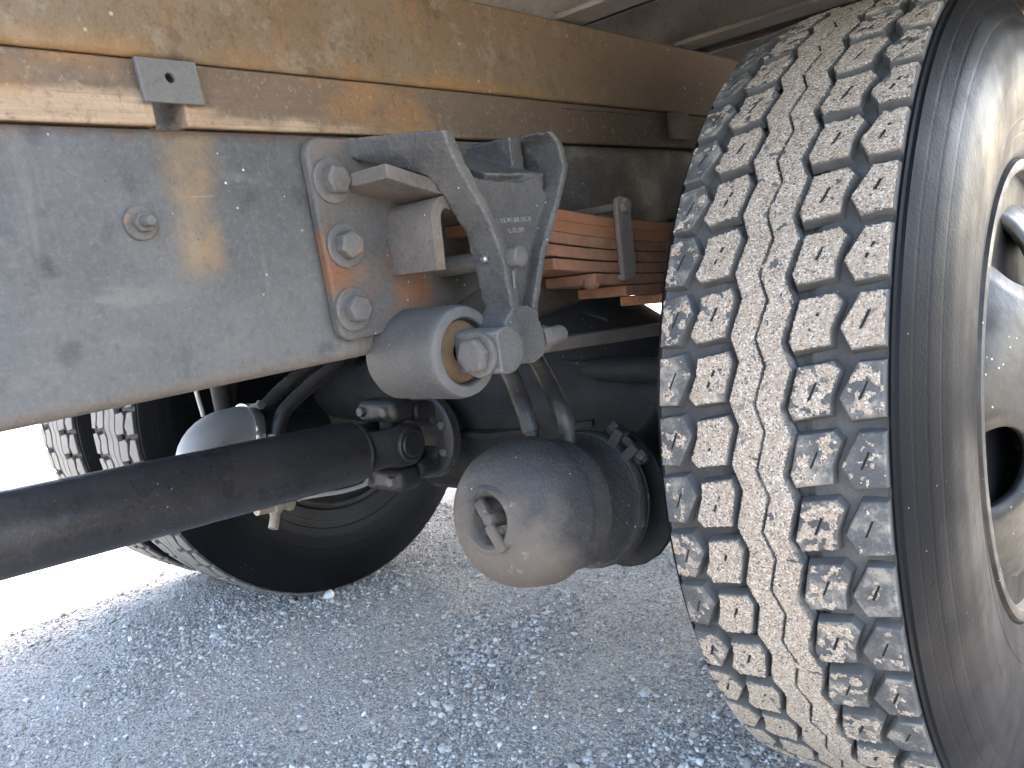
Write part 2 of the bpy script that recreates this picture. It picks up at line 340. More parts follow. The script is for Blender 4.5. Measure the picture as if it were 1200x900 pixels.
M_hose = grime('hose_rubber', (.014, .0135, .014), (.024, .022, .021), dust=(.09, .08, .07), rough=.4, scale=22, dustamt=.5, specks=.5, up=.3)
M_wire = grime('grey_cable_sheath', (.42, .41, .39), (.36, .35, .33), dust=(.5, .46, .4), rough=.5, scale=20, dustamt=.3, specks=0)
M_bed = grime('bed_underside_steel', (.022, .019, .017), (.032, .027, .023), dust=(.06, .052, .045), rust=(.13, .075, .04), rough=.75, scale=4, dustamt=.5, rustamt=.2, specks=.2)
M_cross = grime('crossmember_steel', (.13, .115, .10), (.19, .17, .15), dust=(.32, .28, .23), rust=(.2, .12, .07), rough=.75, scale=9, dustamt=.6, rustamt=.2, specks=.3)
M_clipplate = grime('galvanised_plate', (.10, .095, .09), (.125, .118, .11), dust=(.19, .17, .145), rust=(.2, .12, .07), rough=.6, scale=8, dustamt=.4, rustamt=.02, specks=.4)
M_rubring = grime('rusty_rubber_ring', (.085, .052, .028), (.14, .085, .045), dust=(.15, .115, .08), rough=.85, scale=20, dustamt=.4, specks=.2)
M_fit = grime('brass_fitting', (.30, .25, .18), (.22, .18, .13), dust=(.36, .31, .25), rough=.55, scale=25, dustamt=.4, specks=.2)

def mat_ground():
    m = Mat('crushed_stone_ground', .92, 0, .25)
    c = m.mix(m.ramp(m.noise(3.2, 7, .62), .34, .66), (.56, .505, .43), (.46, .41, .35))
    c = m.mix(m.ramp(m.noise(1.7, 5, .6, m.map(loc=(4, 9, 1))), .52, .68, 0, .35), c, (.39, .35, .30))
    v = m.N('ShaderNodeTexVoronoi'); m.L(m.pos, v.inputs[0]); v.inputs['Scale'].default_value = 190
    s_ = m.N('ShaderNodeSeparateColor'); m.L(v.outputs['Color'], s_.inputs[0])
    c = m.mix(m.ramp(s_.outputs[0], .55, .95, 0, .6), c, (.58, .565, .55))
    c = m.mix(m.ramp(s_.outputs[1], .60, .95, 0, .7), c, (.19, .175, .155))
    c = m.mix(m.ramp(m.noise(230, 4, .75), .47, .66, 0, .8), c, (.15, .138, .122))
    m.col(c); return m.bump(v.outputs['Distance'], .004, 1).bump(m.noise(120, 5, .75), .0055).bump(m.noise(520, 3, .8), .0012)
M_ground = mat_ground()
def mat_stone():
    m = Mat('crushed_stone', .9, 0, .3)
    a = m.N('ShaderNodeAttribute', attribute_name='tone'); 
    r = m.N('ShaderNodeValToRGB'); m.L(a.outputs['Fac'], r.inputs[0]); e = r.color_ramp.elements
    e[0].position = 0; e[0].color = (.14, .14, .14, 1); e[1].position = 1; e[1].color = (.74, .71, .66, 1)
    for p, cc in ((.3, (.30, .275, .24, 1)), (.55, (.48, .445, .395, 1)), (.8, (.50, .475, .44, 1)), (.88, (.36, .29, .24, 1))):
        q = e.new(p); q.color = cc
    c = m.mix(m.ramp(m.noise(400, 4), .35, .7, 0, .5), r.outputs[0], (.38, .37, .36))
    m.col(c); return m.bump(m.noise(600, 3, .8), .0006)
M_stone = mat_stone()

# ------------------------------------------------------------------ ground and loose stone
def lin(a, b, n): return list(np.linspace(a, b, n))
xs = [-400, -120, -40, -15, -7, -4, -3]+lin(-2.5, .6, 200)+[.9, 1.5, 3, 8, 20, 60, 200, 400]
ys = [-400, -120, -40, -14, -6, -3, -2]+lin(-1.5, .9, 160)+[1.2, 1.8, 3, 6, 14, 40, 120, 400]
def gz(x, y):
    return .010*fbm(x*1.6, y*1.6, 3.3, 3)+.0045*fbm(x*9, y*9, 1.2, 3)-.034
V = np.array([(x, y, gz(x, y) if (-2.5 <= x <= .6 and -1.5 <= y <= .9) else -.034) for y in ys for x in xs])
nx = len(xs); ii, jj = np.meshgrid(np.arange(nx-1), np.arange(len(ys)-1)); a = (jj*nx+ii).ravel()
F = np.stack([a, a+1, a+nx+1, a+nx], 1)
gm = bulk('ground', V, F); gm.polygons.foreach_set('use_smooth', [True]*len(gm.polygons))
tag(link('ground', gm, M_ground), 'pale grey crushed stone ground, compacted, under and beside the truck', 'ground', kind='structure')

M_bounce_cut = Mat('bounce_cut_black', .95)  # unseen dark strip, added to cut light bounced off the near ground
M_bounce_cut.col(M_bounce_cut.mix(M_bounce_cut.noise(60, 6, .7), (.055, .055, .056), (.085, .084, .083))).bump(M_bounce_cut.noise(300, 4), .002)
tag(obj('bounce_cut_strip', G().box(.72, 9, -300, 300, -.06, -.028), M_bounce_cut, None), 'added dark strip along the near side, out of view, cutting bounced light', 'bounce_cut_strip', kind='structure')

def stones(N):
    # clumped: coarse patches and fine, compacted bands between
    out = []
    while len(out) < N:
        x = rng.uniform(-2.2, .1); y = rng.uniform(-1.15, .62)
        if x > -.6 and y < -.62: continue
        d = fbm(x*2.4+3, y*2.4, 7.7, 3); e = fbm(x*6, y*6, 2.2, 2)
        pr = .30+.75*max(0, d+.25*e+.1)
        if rng.random() < pr: out.append((x, y, d))
    P = np.array(out); s = np.exp(rng.normal(-6.12, .45, N))*(1+.45*np.clip(P[:, 2], -.5, 1))
    big = rng.random(N) < .004; s[big] *= rng.uniform(1.7, 3.0, big.sum())
    t = (1+5**.5)/2
    B = np.array([(-1,t,0),(1,t,0),(-1,-t,0),(1,-t,0),(0,-1,t),(0,1,t),(0,-1,-t),(0,1,-t),(t,0,-1),(t,0,1),(-t,0,-1),(-t,0,1)])/1.9
    FB = np.array([(0,11,5),(0,5,1),(0,1,7),(0,7,10),(0,10,11),(1,5,9),(5,11,4),(11,10,2),(10,7,6),(7,1,8),(3,9,4),(3,4,2),(3,2,6),(3,6,8),(3,8,9),(4,9,5),(2,4,11),(6,2,10),(8,6,7),(9,8,1)])
    V = B[None]*(1+rng.normal(0, .16, (N, 12, 1)))*np.stack([rng.uniform(.75, 1.35, N), rng.uniform(.7, 1.1, N), rng.uniform(.5, .85, N)], 1)[:, None]
    an = rng.uniform(0, 2*np.pi, N); c, s_ = np.cos(an), np.sin(an)
    V = np.stack([V[..., 0]*c[:, None]-V[..., 1]*s_[:, None], V[..., 0]*s_[:, None]+V[..., 1]*c[:, None], V[..., 2]], -1)*s[:, None, None]
    tx, ty = rng.normal(0, .3, N), rng.normal(0, .3, N)
    V[..., 2] += V[..., 0]*tx[:, None]+V[..., 1]*ty[:, None]
    zz = np.array([gz(x, y) for x, y in P[:, :2]])+s*rng.uniform(-.1, .35, N)
    V += np.stack([P[:, 0], P[:, 1], zz], 1)[:, None]
    Fc = (FB[None]+12*np.arange(N)[:, None, None]).reshape(-1, 3)
    m = bulk('gravel', V.reshape(-1, 3), Fc)
    at = m.attributes.new('tone', 'FLOAT', 'POINT'); at.data.foreach_set('value', np.repeat(np.clip(rng.normal(.50, .36, N), 0, 1), 12).astype(np.float32))
    return m
tag(link('gravel', stones(88000), M_stone), 'loose crushed stone chips scattered over the ground under the truck', 'gravel', kind='stuff')

# ------------------------------------------------------------------ chassis: rails, beams, timbers, bed
XW = -.335                                   # outer face of the near rail's web
CX = -.765                                   # truck centre line
def rail(x_out, s, y0, y1, label):
    """s=+1: web faces +X.  C-section with rounded lower and upper corners, the lower edge rising behind the hanger"""
    t = thing('chassis_rail', label, 'chassis rail', (x_out, y0, 0), 'chassis rails')
    ysn = [y0, -1.4, -.9, -.62, -.42, -.30, -.15, .1, .5, 1.2, y1]
    g = G(); r = .012; th = .008; fl = .075; rows = []
    for y in ysn:
        zb = .678+max(0, min(.05, (y+.42)*.115)); zt = .906
        pr = [(fl, zb)]
        for k in range(5):
            a = math.pi/2*k/4; pr.append((r-r*math.sin(a), zb+r-r*math.cos(a)))
        for k in range(5):
            a = math.pi/2*k/4; pr.append((r-r*math.cos(a), zt-r+r*math.sin(a)))
        pr.append((fl, zt))
        inn = [(fl, zt-th), (th+.004, zt-th), (th, zt-th-.004), (th, zb+th+.004), (th+.004, zb+th), (fl, zb+th)]
        rows.append([(x_out-s*d, y, z) for d, z in pr+inn])
    n = len(rows[0]); V = [p for q in rows for p in q]; F = []
    for i in range(len(rows)-1):
        for j in range(n): F.append((i*n+j, i*n+(j+1) % n, (i+1)*n+(j+1) % n, (i+1)*n+j))
    F += [tuple(range(n)), tuple(range((len(rows)-1)*n, len(rows)*n))]
    g.add(V, F); child('channel', g, M_rail, t, smooth=30)
    return t
def bolt(t, c, d, r=.013, h=.011, washer=.021, mat=None, name='bolt', shank=0, rot=.3):
    mat = mat or M_bolt; c = Vector(c); d = Vector(d).normalized()
    g = G().hexb(c+d*.0035, d, r, h, rot)
    if shank: g.lathe([(0, r*.55), (shank*.8, r*.55), (shank, r*.42)], c+d*(h+.003), d, 16)
    b = child(name, g, mat, t, bevel=.0008)
    if washer:
        L = t.location; wg = G().lathe([(-.001, washer), (.003, washer), (.0042, washer*.93), (.0042, .001)], c-L, d, 36)
        wo = obj('washer', wg, mat, b)
    return b
nr = rail(XW, 1, -4.5, 3.0, 'dull grey steel chassis rail nearest the camera, with blotches and a tan streak')
bolt(nr, (XW, -.925, .826), (1, 0, 0), .0088, .007, .0145, shank=.013)
rail(2*CX-XW, -1, -4.5, 3.0, 'far chassis rail in dark shade behind the drive shaft, opposite the near rail')

def beam(x0, x1, label):
    g = G().box(x0, x1, -4.5, 3.0, .9625, 1.070)
    o = obj('subframe_beam', g, M_beam, None, bevel=.004); tag(o, label, 'beam', 'subframe beams'); return o
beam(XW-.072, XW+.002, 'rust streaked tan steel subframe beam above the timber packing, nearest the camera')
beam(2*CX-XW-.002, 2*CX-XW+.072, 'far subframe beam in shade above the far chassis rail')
def timber(x0, x1, y0, y1, label, group='timber packing strips'):
    g = G(); n = max(2, int((y1-y0)/.03)); rows = []
    for i in range(n+1):
        y = y0+(y1-y0)*i/n; e = .0012*fbm(y*7, x0*3, 1); e2 = .0016*fbm(y*9, 4.1, x0)
        rows.append([(x0, y, .9075), (x1+e, y, .9075), (x1+e2, y, .9615), (x0, y, .9615)])
    V = [p for q in rows for p in q]; F = [(0, 1, 2, 3), tuple(range(n*4, n*4+4))[::-1]]
    for i in range(n):
        for j in range(4): F.append((i*4+j, i*4+(j+1) % 4, i*4+4+(j+1) % 4, i*4+4+j))
    o = obj('timber_packing', g.add(V, F), M_wood, None, bevel=.002); return tag(o, label, 'timber', group)
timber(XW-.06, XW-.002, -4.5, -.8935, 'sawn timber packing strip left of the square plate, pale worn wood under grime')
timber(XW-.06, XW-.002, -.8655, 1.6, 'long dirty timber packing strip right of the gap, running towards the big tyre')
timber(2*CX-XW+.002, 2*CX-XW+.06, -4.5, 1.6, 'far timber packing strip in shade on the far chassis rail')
# square clip plate over the joint in the timber: four bars round a hole so the hole is real
def clip_plate(y0, y1, z0, z1, hole, label, tilt=0):
    t = thing('clip_plate', label, 'plate', (XW+.006, (y0+y1)/2, z0), 'retaining plates on the timber')
    yc, zc = (y0+y1)/2, (z0+z1)/2+.003; n = 20; V = []; F = []
    per = []
    for k in range(n):
        a = 2*math.pi*k/n; c, s_ = math.cos(a), math.sin(a); q = min((y1-y0)/2/max(abs(c), 1e-6), (z1-z0)/2/max(abs(s_), 1e-6)); per.append((yc+c*q, (z0+z1)/2+s_*q))
    for cy, cz in ((y0, z0), (y1, z0), (y1, z1), (y0, z1)):
        k = min(range(n), key=lambda i: (per[i][0]-cy)**2+(per[i][1]-cz)**2); per[k] = (cy, cz)
    hr = hole if hole else .0005
    inn = [(yc+hr*math.cos(2*math.pi*k/n), zc+hr*math.sin(2*math.pi*k/n)) for k in range(n)]
    xa, xb = XW+.0035, XW+.0085
    for X in (xa, xb):
        V += [(X, y+tilt*(z-z0), z) for y, z in per]+[(X, y+tilt*(z-z0), z) for y, z in inn]
    for k in range(n):
        k2 = (k+1) % n
        F += [(k, k2, n+k2, n+k), (2*n+k, 2*n+k2, 3*n+k2, 3*n+k), (k, k2, 2*n+k2, 2*n+k), (n+k, n+k2, 3*n+k2, 3*n+k)]
    child('plate', G().add(V, F), M_clipplate if hole else M_dark, t, bevel=.0008)
    if hole: child('inner_leg', G().box(XW-.05, XW+.003, y0+.012, y1-.012, z1-.004, z1-.001), M_clipplate, t)
    return t
clip_plate(-.905, -.851, .9245, .9605, .0042, 'small grey square steel plate with a round hole over the timber gap', -.07)
clip_plate(-.044, .016, .919, .9605, 0, 'small brown steel plate on the timber close to the big tyre')
# cargo bed: crossmembers on the beams, floor above
def crossmember(y, wdt, label, z0=1.0715):
    t = thing('crossmember', label, 'crossmember', (CX, y, z0), 'crossmembers under the bed')
    L = t.location
    child('lower_flange', G().box(-2.0, .47, y, y+wdt, z0, z0+.007), M_cross, t, bevel=.001)
    child('web', G().box(-2.0, .47, y+wdt-.007, y+wdt, z0+.0075, 1.168), M_cross, t, bevel=.001)
    return t
for y, lb in ((-.302, 'steel bed crossmember with a pale lower flange, nearest to the top edge of the picture'), (.02, 'second steel bed crossmember, just left of the big tyre top'),
              (.5, 'steel bed crossmember behind the big tyre')):
    crossmember(y, .058, lb)
BF = -.98                                    # front edge of the bed; ahead of it the frame is open to the sky
bt = thing('cargo_bed', 'dark dusty underside of the cargo bed above the frame', 'truck bed', (CX, BF, 1.17))
child('floor', G().box(-2.07, .47, BF, 5.0, 1.1695, 1.21), M_bed, bt)
child('side_rave', G().box(-2.085, -2.0705, BF, 5.0, 1.10, 1.32), M_bed, bt)
child('side_rave', G().box(.4705, .485, BF, 5.0, 1.10, 1.32), M_bed, bt)
child('shade_side_wall', G().box(-2.082, -2.04, BF, 5.0, 1.325, 2.6), M_bed, bt)  # upper walls, out of view, added to throw shade ahead of the bed
child('shade_side_wall', G().box(.44, .482, BF, 5.0, 1.325, 2.6), M_bed, bt)
child('shade_headboard', G().box(-2.035, .435, BF, BF+.05, 1.2105, 2.6), M_bed, bt)  # unseen headboard, added so its shadow covers the frame and ground ahead

# ------------------------------------------------------------------ wheels
R0 = .540; WC = .533; NP = 53; GZ = -.030; PIT = 2*math.pi/NP
mm = .001
POLY_D = [(-13, 21), (17.5, 26), (23.5, 19), (15, -5), (14.5, -20), (-17.5, -26), (-22.5, -16.5)]
POLY_E = [(-4, 24), (16, 25), (17, -22), (-10, -26), (-20, -7)]
def offset_poly(P, d):
    n = len(P); c = np.mean(P, 0); out = []
    A = sum(P[i][0]*P[(i+1) % n][1]-P[(i+1) % n][0]*P[i][1] for i in range(n)); sg = 1 if A > 0 else -1
    for i in range(n):
        a, b, e = map(np.array, (P[i-1], P[i], P[(i+1) % n])); u = (b-a)/np.linalg.norm(b-a); v = (e-b)/np.linalg.norm(e-b)
        n1 = np.array([u[1], -u[0]])*sg; n2 = np.array([v[1], -v[0]])*sg; bi = n1+n2; bi /= np.linalg.norm(bi); out.append(tuple(b+bi*d/max(.4, bi.dot(n1))))
    return out
def block_mesh(name, P):
    P = [np.array(p, float) for p in P]; rings = [(offset_poly(P, 2.0), -12.5), (offset_poly(P, .6), -3.), (P, -1.0), (offset_poly(P, -1.3), 0)]
    n = len(P); V = []; F = []
    for q, z in rings: V += [(x*mm, y*mm, z*mm) for x, y in q]
    for i in range(3):
        for j in range(n): F.append((i*n+j, i*n+(j+1) % n, i*n+n+(j+1) % n, i*n+n+j))
    F.append(tuple(range(3*n, 4*n)))
    m = mesh(name, G().add(V, F), 30); return m
def rot180(P): return [(-x, -y) for x, y in P]
# rows: centre X (mm), phase (mm along the circumference), polygon
POLY_D = offset_poly([np.array(p, float) for p in POLY_D], 1.3); POLY_E = offset_poly([np.array(p, float) for p in POLY_E], 1.2)
POLY_D = [(max(x, -23.0), y) for x, y in POLY_D]; POLY_E = [(min(x, 17.2), y) for x, y in POLY_E]
ROWS = [(51.5, 0, POLY_D), (96.5, 1.5, POLY_E), (-51.5, 12, rot180(POLY_D)), (-96.5, 10.5, rot180(POLY_E))]
PH0 = R_(11.2)                       # block rows as in the photograph
def row_angle(k, ph): return PH0+k*PIT+ph*mm/R0      # angle above the horizontal, measured on the front of the tyre
def zig(y):                          # asymmetric zigzag along the circumference (mm), in step with the block edges
    y = (np.asarray(y)+43.5) % PMM-43.5
    return np.where(y > -16.5, -5.2+10.4*(y+16.5)/37.5, 5.2-10.4*(y+43.5)/27.)
PMM = PIT*R0/mm
RIB = [(-27.0, -.9, 7.5, 3.75), (.9, 27.0, 3.75, 0)]
def crown(x): return R0-.0055*(x/.113)**2*1.0
def rib_mesh(x0, x1, s0, s1_):
    V = []; F = []; n = NP*10
    for i in range(n):
        a = i/n*2*math.pi; y = (a-PH0)*R0/mm
        for e, (xb, sgn, sh_) in enumerate(((x0, -1, s0), (x1, 1, s1_))):
            x = (xb+float(zig(y-sh_)))*mm
            prs = [(x+sgn*.0012, R0-.0135), (x, R0-.0022), (x-sgn*.0011, R0-.0008)]
            for xx, r in (prs if e == 0 else prs[::-1]): V.append((xx, -r*math.cos(a), WC+r*math.sin(a)))
    for i in range(n):
        i2 = (i+1) % n
        for j in range(5): F.append((i*6+j, i*6+j+1, i2*6+j+1, i2*6+j))
    return mesh('tread_rib', G().add(V, F), 40)
# sidewall + groove floor
half = [(0, R0-.0135), (.0205, R0-.0135), (.0245, R0-.0195), (.0370, R0-.0195), (.0470, R0-.0135), (.06, R0-.013), (.100, R0-.0155), (.1115, R0-.0145), (.1150, R0-.0118), (.1175, R0-.0112), (.1195, R0-.0145)]
def swx(r):                          # half width of the section at radius r
    T = [(.530, .1195), (.515, .1275), (.488, .1400), (.46, .1490), (.432, .1535), (.408, .1540), (.378, .1515), (.348, .1460), (.32, .1395), (.308, .1370)]
    for (ra, xa), (rb, xb) in zip(T, T[1:]):
        if rb <= r <= ra: return xb+(xa-xb)*(r-rb)/(ra-rb)
    return .137
grooves = {.510: .00035, .494: .00035, .474: .0003, .412: .0003, .402: .0003, .355: -.0008, .338: .0004}
rl = sorted(list(np.linspace(.524, .312, 38))+[g+d for g in grooves for d in (-.0016, 0, .0016)], reverse=True)
for r in rl: r = float(r); half.append((float(swx(r))-grooves.get(r, 0), r))
half += [(.1350, .3065), (.126, .2995)]
prof = [(-x, r) for x, r in half[::-1]]+half[1:]
TY_CARC = mesh('carcass', G().lathe([(x, r) for x, r in prof], (0, 0, WC), (1, 0, 0), 160), 28)
TY_CARC.materials.append(M_side.m); TY_CARC.materials.append(M_floor.m)
for p in TY_CARC.polygons:
    c = p.center; rad = math.hypot(c.y, c.z-WC)
    if abs(c.x) < .1135 and rad > .50: p.material_index = 1
BM = [block_mesh('tread_block', P) for _, _, P in ROWS]
BMF = [m.copy() for m in BM]
for m in BM: m.materials.append(M_block.m)
for m in BMF: m.materials.append(M_blockfar.m)
RM = [rib_mesh(*q) for q in RIB]; RMF = [m.copy() for m in RM]
for m in RM: m.materials.append(M_block.m)
for m in RMF: m.materials.append(M_blockfar.m)
# rim: flange and well (lathe), disc with five hand holes
rimp = [(.110, .2955), (.125, .2975), (.130, .3035), (.1355, .3068), (.141, .3045), (.1428, .298), (.140, .2915), (.122, .2845), (.088, .279), (.06, .274), (.03, .262), (-.03, .262), (-.06, .274), (-.088, .279), (-.122, .2845), (-.140, .2915), (-.1428, .298), (-.141, .3045), (-.1355, .3068), (-.130, .3035), (-.125, .2975), (-.110, .2955), (-.06, .283), (.06, .283)]
RIM = mesh('rim', G().lathe(rimp, (0, 0, WC), (1, 0, 0), 144, closed=True), 40); RIM.materials.append(M_rim.m)
DP = [(0, .077, .2775), (.08, .092, .270), (.2, .110, .2585), (.4, .1315, .234), (.6, .148, .205), (.75, .157, .184), (.88, .163, .168), (1, .165, .150)]
def dprof(s):
    for (a, x0, r0_), (b, x1, r1) in zip(DP, DP[1:]):
        if s <= b: t = (s-a)/(b-a); return x0+(x1-x0)*t, r0_+(r1-r0_)*t
    return DP[-1][1:]
def disc_mesh():
    V = []; F = []; N = 48; K = 7
    for h in range(5):
        th0 = R_(-12)+h*R_(72)+math.pi           # hole centre angle (front of the wheel is -Y)
        for k in range(K):
            u = k/(K-1)
            for j in range(N):
                a = 2*math.pi*j/N; c, s_ = math.cos(a), math.sin(a)
                q = 1/max(abs(c), abs(s_))
                # hole: ellipse in (theta, s); sector rectangle outside
                hx, hs = R_(12.6)*c, .47+.335*s_
                ox, os_ = R_(36)*c*q, .5+.5*s_*q
                th = hx+(ox-hx)*u**.8; s1 = hs+(os_-hs)*u**.8
                X, r = dprof(min(1, max(0, s1)))
                V.append((X, r*math.cos(th0-th), WC-r*math.sin(th0-th)*1.0))
        b = h*K*N
        for k in range(K-1):
            for j in range(N): F.append((b+k*N+j, b+k*N+(j+1) % N, b+(k+1)*N+(j+1) % N, b+(k+1)*N+j))
    g = G().add(V, F); b = len(g.v); n = 100
    for r in (.150, .085):
        for j in range(n): a = 2*math.pi*j/n; g.v.append((.165, r*math.cos(a), WC+r*math.sin(a)))
    for j in range(n): g.f.append((b+j, b+(j+1) % n, b+n+(j+1) % n, b+n+j))
    m = mesh('disc', g, 50); 
    bm = bmesh.new(); bm.from_mesh(m); bmesh.ops.remove_doubles(bm, verts=bm.verts, dist=.0004); bmesh.ops.recalc_face_normals(bm, faces=bm.faces)
    bm.to_mesh(m); bm.free(); m.polygons.foreach_set('use_smooth', [True]*len(m.polygons)); m.materials.append(M_rim.m); return m
DISC = disc_mesh()
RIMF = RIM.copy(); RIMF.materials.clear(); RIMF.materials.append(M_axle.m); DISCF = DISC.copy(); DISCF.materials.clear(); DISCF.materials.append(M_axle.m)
NUT = mesh('wheel_nut', G().hexb((.165, 0, 0), (1, 0, 0), .0195, .022).lathe([(0, .011), (.034, .011), (.037, .009)], (.165, 0, 0), (1, 0, 0), 16), 30); NUT.materials.append(M_bolt.m)
HUB = mesh('hub', G().lathe([(.10, .084), (.175, .084), (.182, .080), (.20, .074), (.245, .072), (.252, .068), (.252, .001)], (0, 0, WC), (1, 0, 0), 64), 30); HUB.materials.append(M_axle.m)
DRUM = mesh('brake_drum', G().lathe([(-.115, .150), (-.112, .222), (-.106, .226), (-.092, .226), (-.088, .218), (.07, .216), (.086, .205), (.098, .17), (.10, .08)], (0, 0, WC), (1, 0, 0), 96), 30); DRUM.materials.append(M_axle.m)

def wheel(loc, flip, label, near=False, drum=True, nuts=False, blocks=True, arcs=None):
    t = thing('wheel', label, 'wheel', loc, 'truck wheels')
    if flip: t.rotation_euler.z = math.pi
    ty = link('tyre', TY_CARC, None, t)
    for q, m in zip(RIB, RM if near else RMF): link('tread_rib', m, None, ty)
    if blocks:
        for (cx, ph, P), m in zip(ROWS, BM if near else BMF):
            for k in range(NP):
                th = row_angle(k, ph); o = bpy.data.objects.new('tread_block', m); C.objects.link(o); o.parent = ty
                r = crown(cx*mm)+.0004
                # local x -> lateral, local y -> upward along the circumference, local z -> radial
                rad = Vector((0, -math.cos(th), math.sin(th))); tan = Vector((0, math.sin(th), math.cos(th)))
                lat = Vector((1, 0, 0))
                # camber of the crown
                z_ = (rad+lat*(.0055*2*cx*mm/.113**2)).normalized(); x_ = tan.cross(z_).normalized()
                if x_.x < 0: x_ = -x_
                Mx = Matrix((x_, tan, z_)).transposed().to_4x4()
                Mx.translation = Vector((cx*mm, 0, WC))+rad*r
                o.matrix_local = Mx
    ri = link('rim', RIM if near else RIMF, None, t); 
    d = link('disc', DISC if near else DISCF, None, t); sm = d.modifiers.new('thick', 'SOLIDIFY'); sm.thickness = .011; sm.offset = 0
    if drum: link('brake_drum', DRUM, None, t)
    if nuts:
        link('hub', HUB, None, t)
        for k in range(10):
            a = R_(36)*k+R_(9); o = link('wheel_nut', NUT, None, t); o.location = (0, .1425*math.cos(a), WC+.1425*math.sin(a))
    return t, ty
XN = .005
wn, tyn = wheel((XN, .012, GZ-.006), False, 'large near truck wheel on the right, tread caked with pale dried mud', near=True, nuts=True)
wf, _ = wheel((-1.545, .012, GZ-.004), True, 'far inner wheel of the pair behind the drive shaft, dark inner sidewall showing'); wf.scale = (.965,)*3
wf, _ = wheel((-1.885, .012, GZ-.004), False, 'far outer wheel of the pair, its pale tread showing at the left edge', drum=False); wf.scale = (.965,)*3

# dried mud crust on the near tread, only where it is thick enough to see
def mud():
    VV = []; FF = []; base = 0
    def emit(pts, mask, nx, ny):
        nonlocal base
        idx = np.full((ny, nx), -1); use = np.zeros((ny, nx), bool)
        cell = mask[:-1, :-1] & mask[1:, :-1] & mask[:-1, 1:] & mask[1:, 1:]
        use[:-1, :-1] |= cell; use[1:, :-1] |= cell; use[:-1, 1:] |= cell; use[1:, 1:] |= cell
        k = int(use.sum())
        if not k: return
        idx[use] = np.arange(k)+base; base += k; VV.append(pts[use])
        j, i = np.nonzero(cell); FF.append(np.stack([idx[j, i], idx[j, i+1], idx[j+1, i+1], idx[j+1, i]], 1))
    def inside(P, x, y):
        n = len(P); c = np.zeros(x.shape, bool)
        for i in range(n):
            x0, y0 = P[i]; x1, y1 = P[(i+1) % n]
            hit = ((y0 > y) != (y1 > y)); xi = (x1-x0)*(y-y0)/(y1-y0+1e-12)+x0; c ^= hit & (x < xi)
        return c
    st = 1.25
    for ri, (cx, ph, P) in enumerate(ROWS):
        Pin = offset_poly([np.array(p, float) for p in P], -.1)
        xg = np.arange(-26, 26.1, st); yg = np.arange(-28, 28.1, st); Xg, Yg = np.meshgrid(xg, yg)
        dist_in = inside(Pin, Xg, Yg); deep = inside(offset_poly(Pin, -2.2), Xg, Yg)
        for k in range(NP):
            th = row_angle(k, ph)
            thd = math.degrees((th+math.pi) % (2*math.pi)-math.pi)
            if not -75 < thd < 100: continue
            # coverage as in the photograph: right shoulder bare in the lower half, centre rows nearly full
            low = max(0, min(1, (18-thd)/14))*max(0, min(1, (thd+42)/12))
            cov = {0: 1.08-.50*low, 1: 1.0-.72*low, 2: 1.05, 3: .46+.5*max(0, min(1, (-18-thd)/14))}[ri]
            if thd > 40: cov -= .014*(thd-40)
            cov += rng.uniform(-.13, .13)
            lev = np.array([[fbm(x*.095+cx, y*.095+k*7.3, ri*5.1, 4) for x in xg] for y in yg])
            g = np.array([[mnoise.noise(Vector((x*.62+k*3.1, y*.62+cx, ri+.5))) for x in xg] for y in yg])
            thr = .75-1.5*cov
            edge = .22*(~deep)
            mk = dist_in & (lev+.16*g-edge > thr)
            sl_ = (np.abs(Xg-.42*Yg) < 1.1) & (np.abs(Yg) < 8.5) & (lev < thr+.85)
            mk &= ~sl_
            H = .35+.85*np.clip((lev-thr)*1.3, 0, 1)+.55*g*np.clip((lev-thr)*3, .2, 1)
            H = np.maximum(H, .15)
            rad = Vector((0, -math.cos(th), math.sin(th))); tan = Vector((0, math.sin(th), math.cos(th)))
            z_ = (rad+Vector((.0055*2*cx*mm/.113**2, 0, 0))).normalized(); x_ = tan.cross(z_).normalized()
            if x_.x < 0: x_ = -x_
            o = np.array(Vector((cx*mm, 0, WC))+rad*(crown(cx*mm)+.0004))
            pts = o+(Xg[..., None]*np.array(x_)+Yg[..., None]*np.array(tan)+H[..., None]*np.array(z_))*mm
            emit(pts, mk, len(xg), len(yg))
    # centre ribs
    ths = np.arange(R_(-75), R_(100), st*mm/R0); xg = np.arange(-34, 34.1, st)
    Tg, Xg = np.meshgrid(ths, xg, indexing='ij'); yy = (Tg-PH0)*R0/mm; ZL, ZS, ZR = zig(yy-7.5), zig(yy-3.75), zig(yy)
    lev = np.array([[fbm(x*.08, t*R0/mm*.08, 9.1, 4) for x in xg] for t in ths]); g = np.array([[mnoise.noise(Vector((x*.62, t*R0/mm*.62, 4.5))) for x in xg] for t in ths])
    rel = Xg-ZS
    wob = .9*g
    inr = (Xg-ZL > -26.3+wob*.6) & (Xg-ZR < 26.3+wob*.6)
    sip = np.abs(rel+.5*g) < .75+.7*np.clip(lev+.25, 0, .6)
    sip &= ~(lev > .55)
    mk = inr & ~sip & (lev+.2*g > -.85+.35*np.clip((Tg-R_(55))/R_(30), 0, 2))
    # a few cracks across
    for a0, xa, xb in ((R_(9.6), -27, -12), (R_(-6.5), 12, 26), (R_(38), -12, 4), (R_(-21), 14, 27), (R_(-37), -4, 2)):
        mk &= ~((np.abs(Tg-a0+.004*g)*R0/mm < .9) & (rel > xa) & (rel < xb))
    H = .5+.9*np.clip(lev+.45, 0, 1)+.6*g-.5*np.exp(-(rel/1.8)**2); H = np.maximum(H, .1)
    rr_ = (R0-.0008)+H*mm
    pts = np.stack([Xg*mm, -rr_*np.cos(Tg), WC+rr_*np.sin(Tg)], -1)
    emit(pts, mk, len(xg), len(ths))
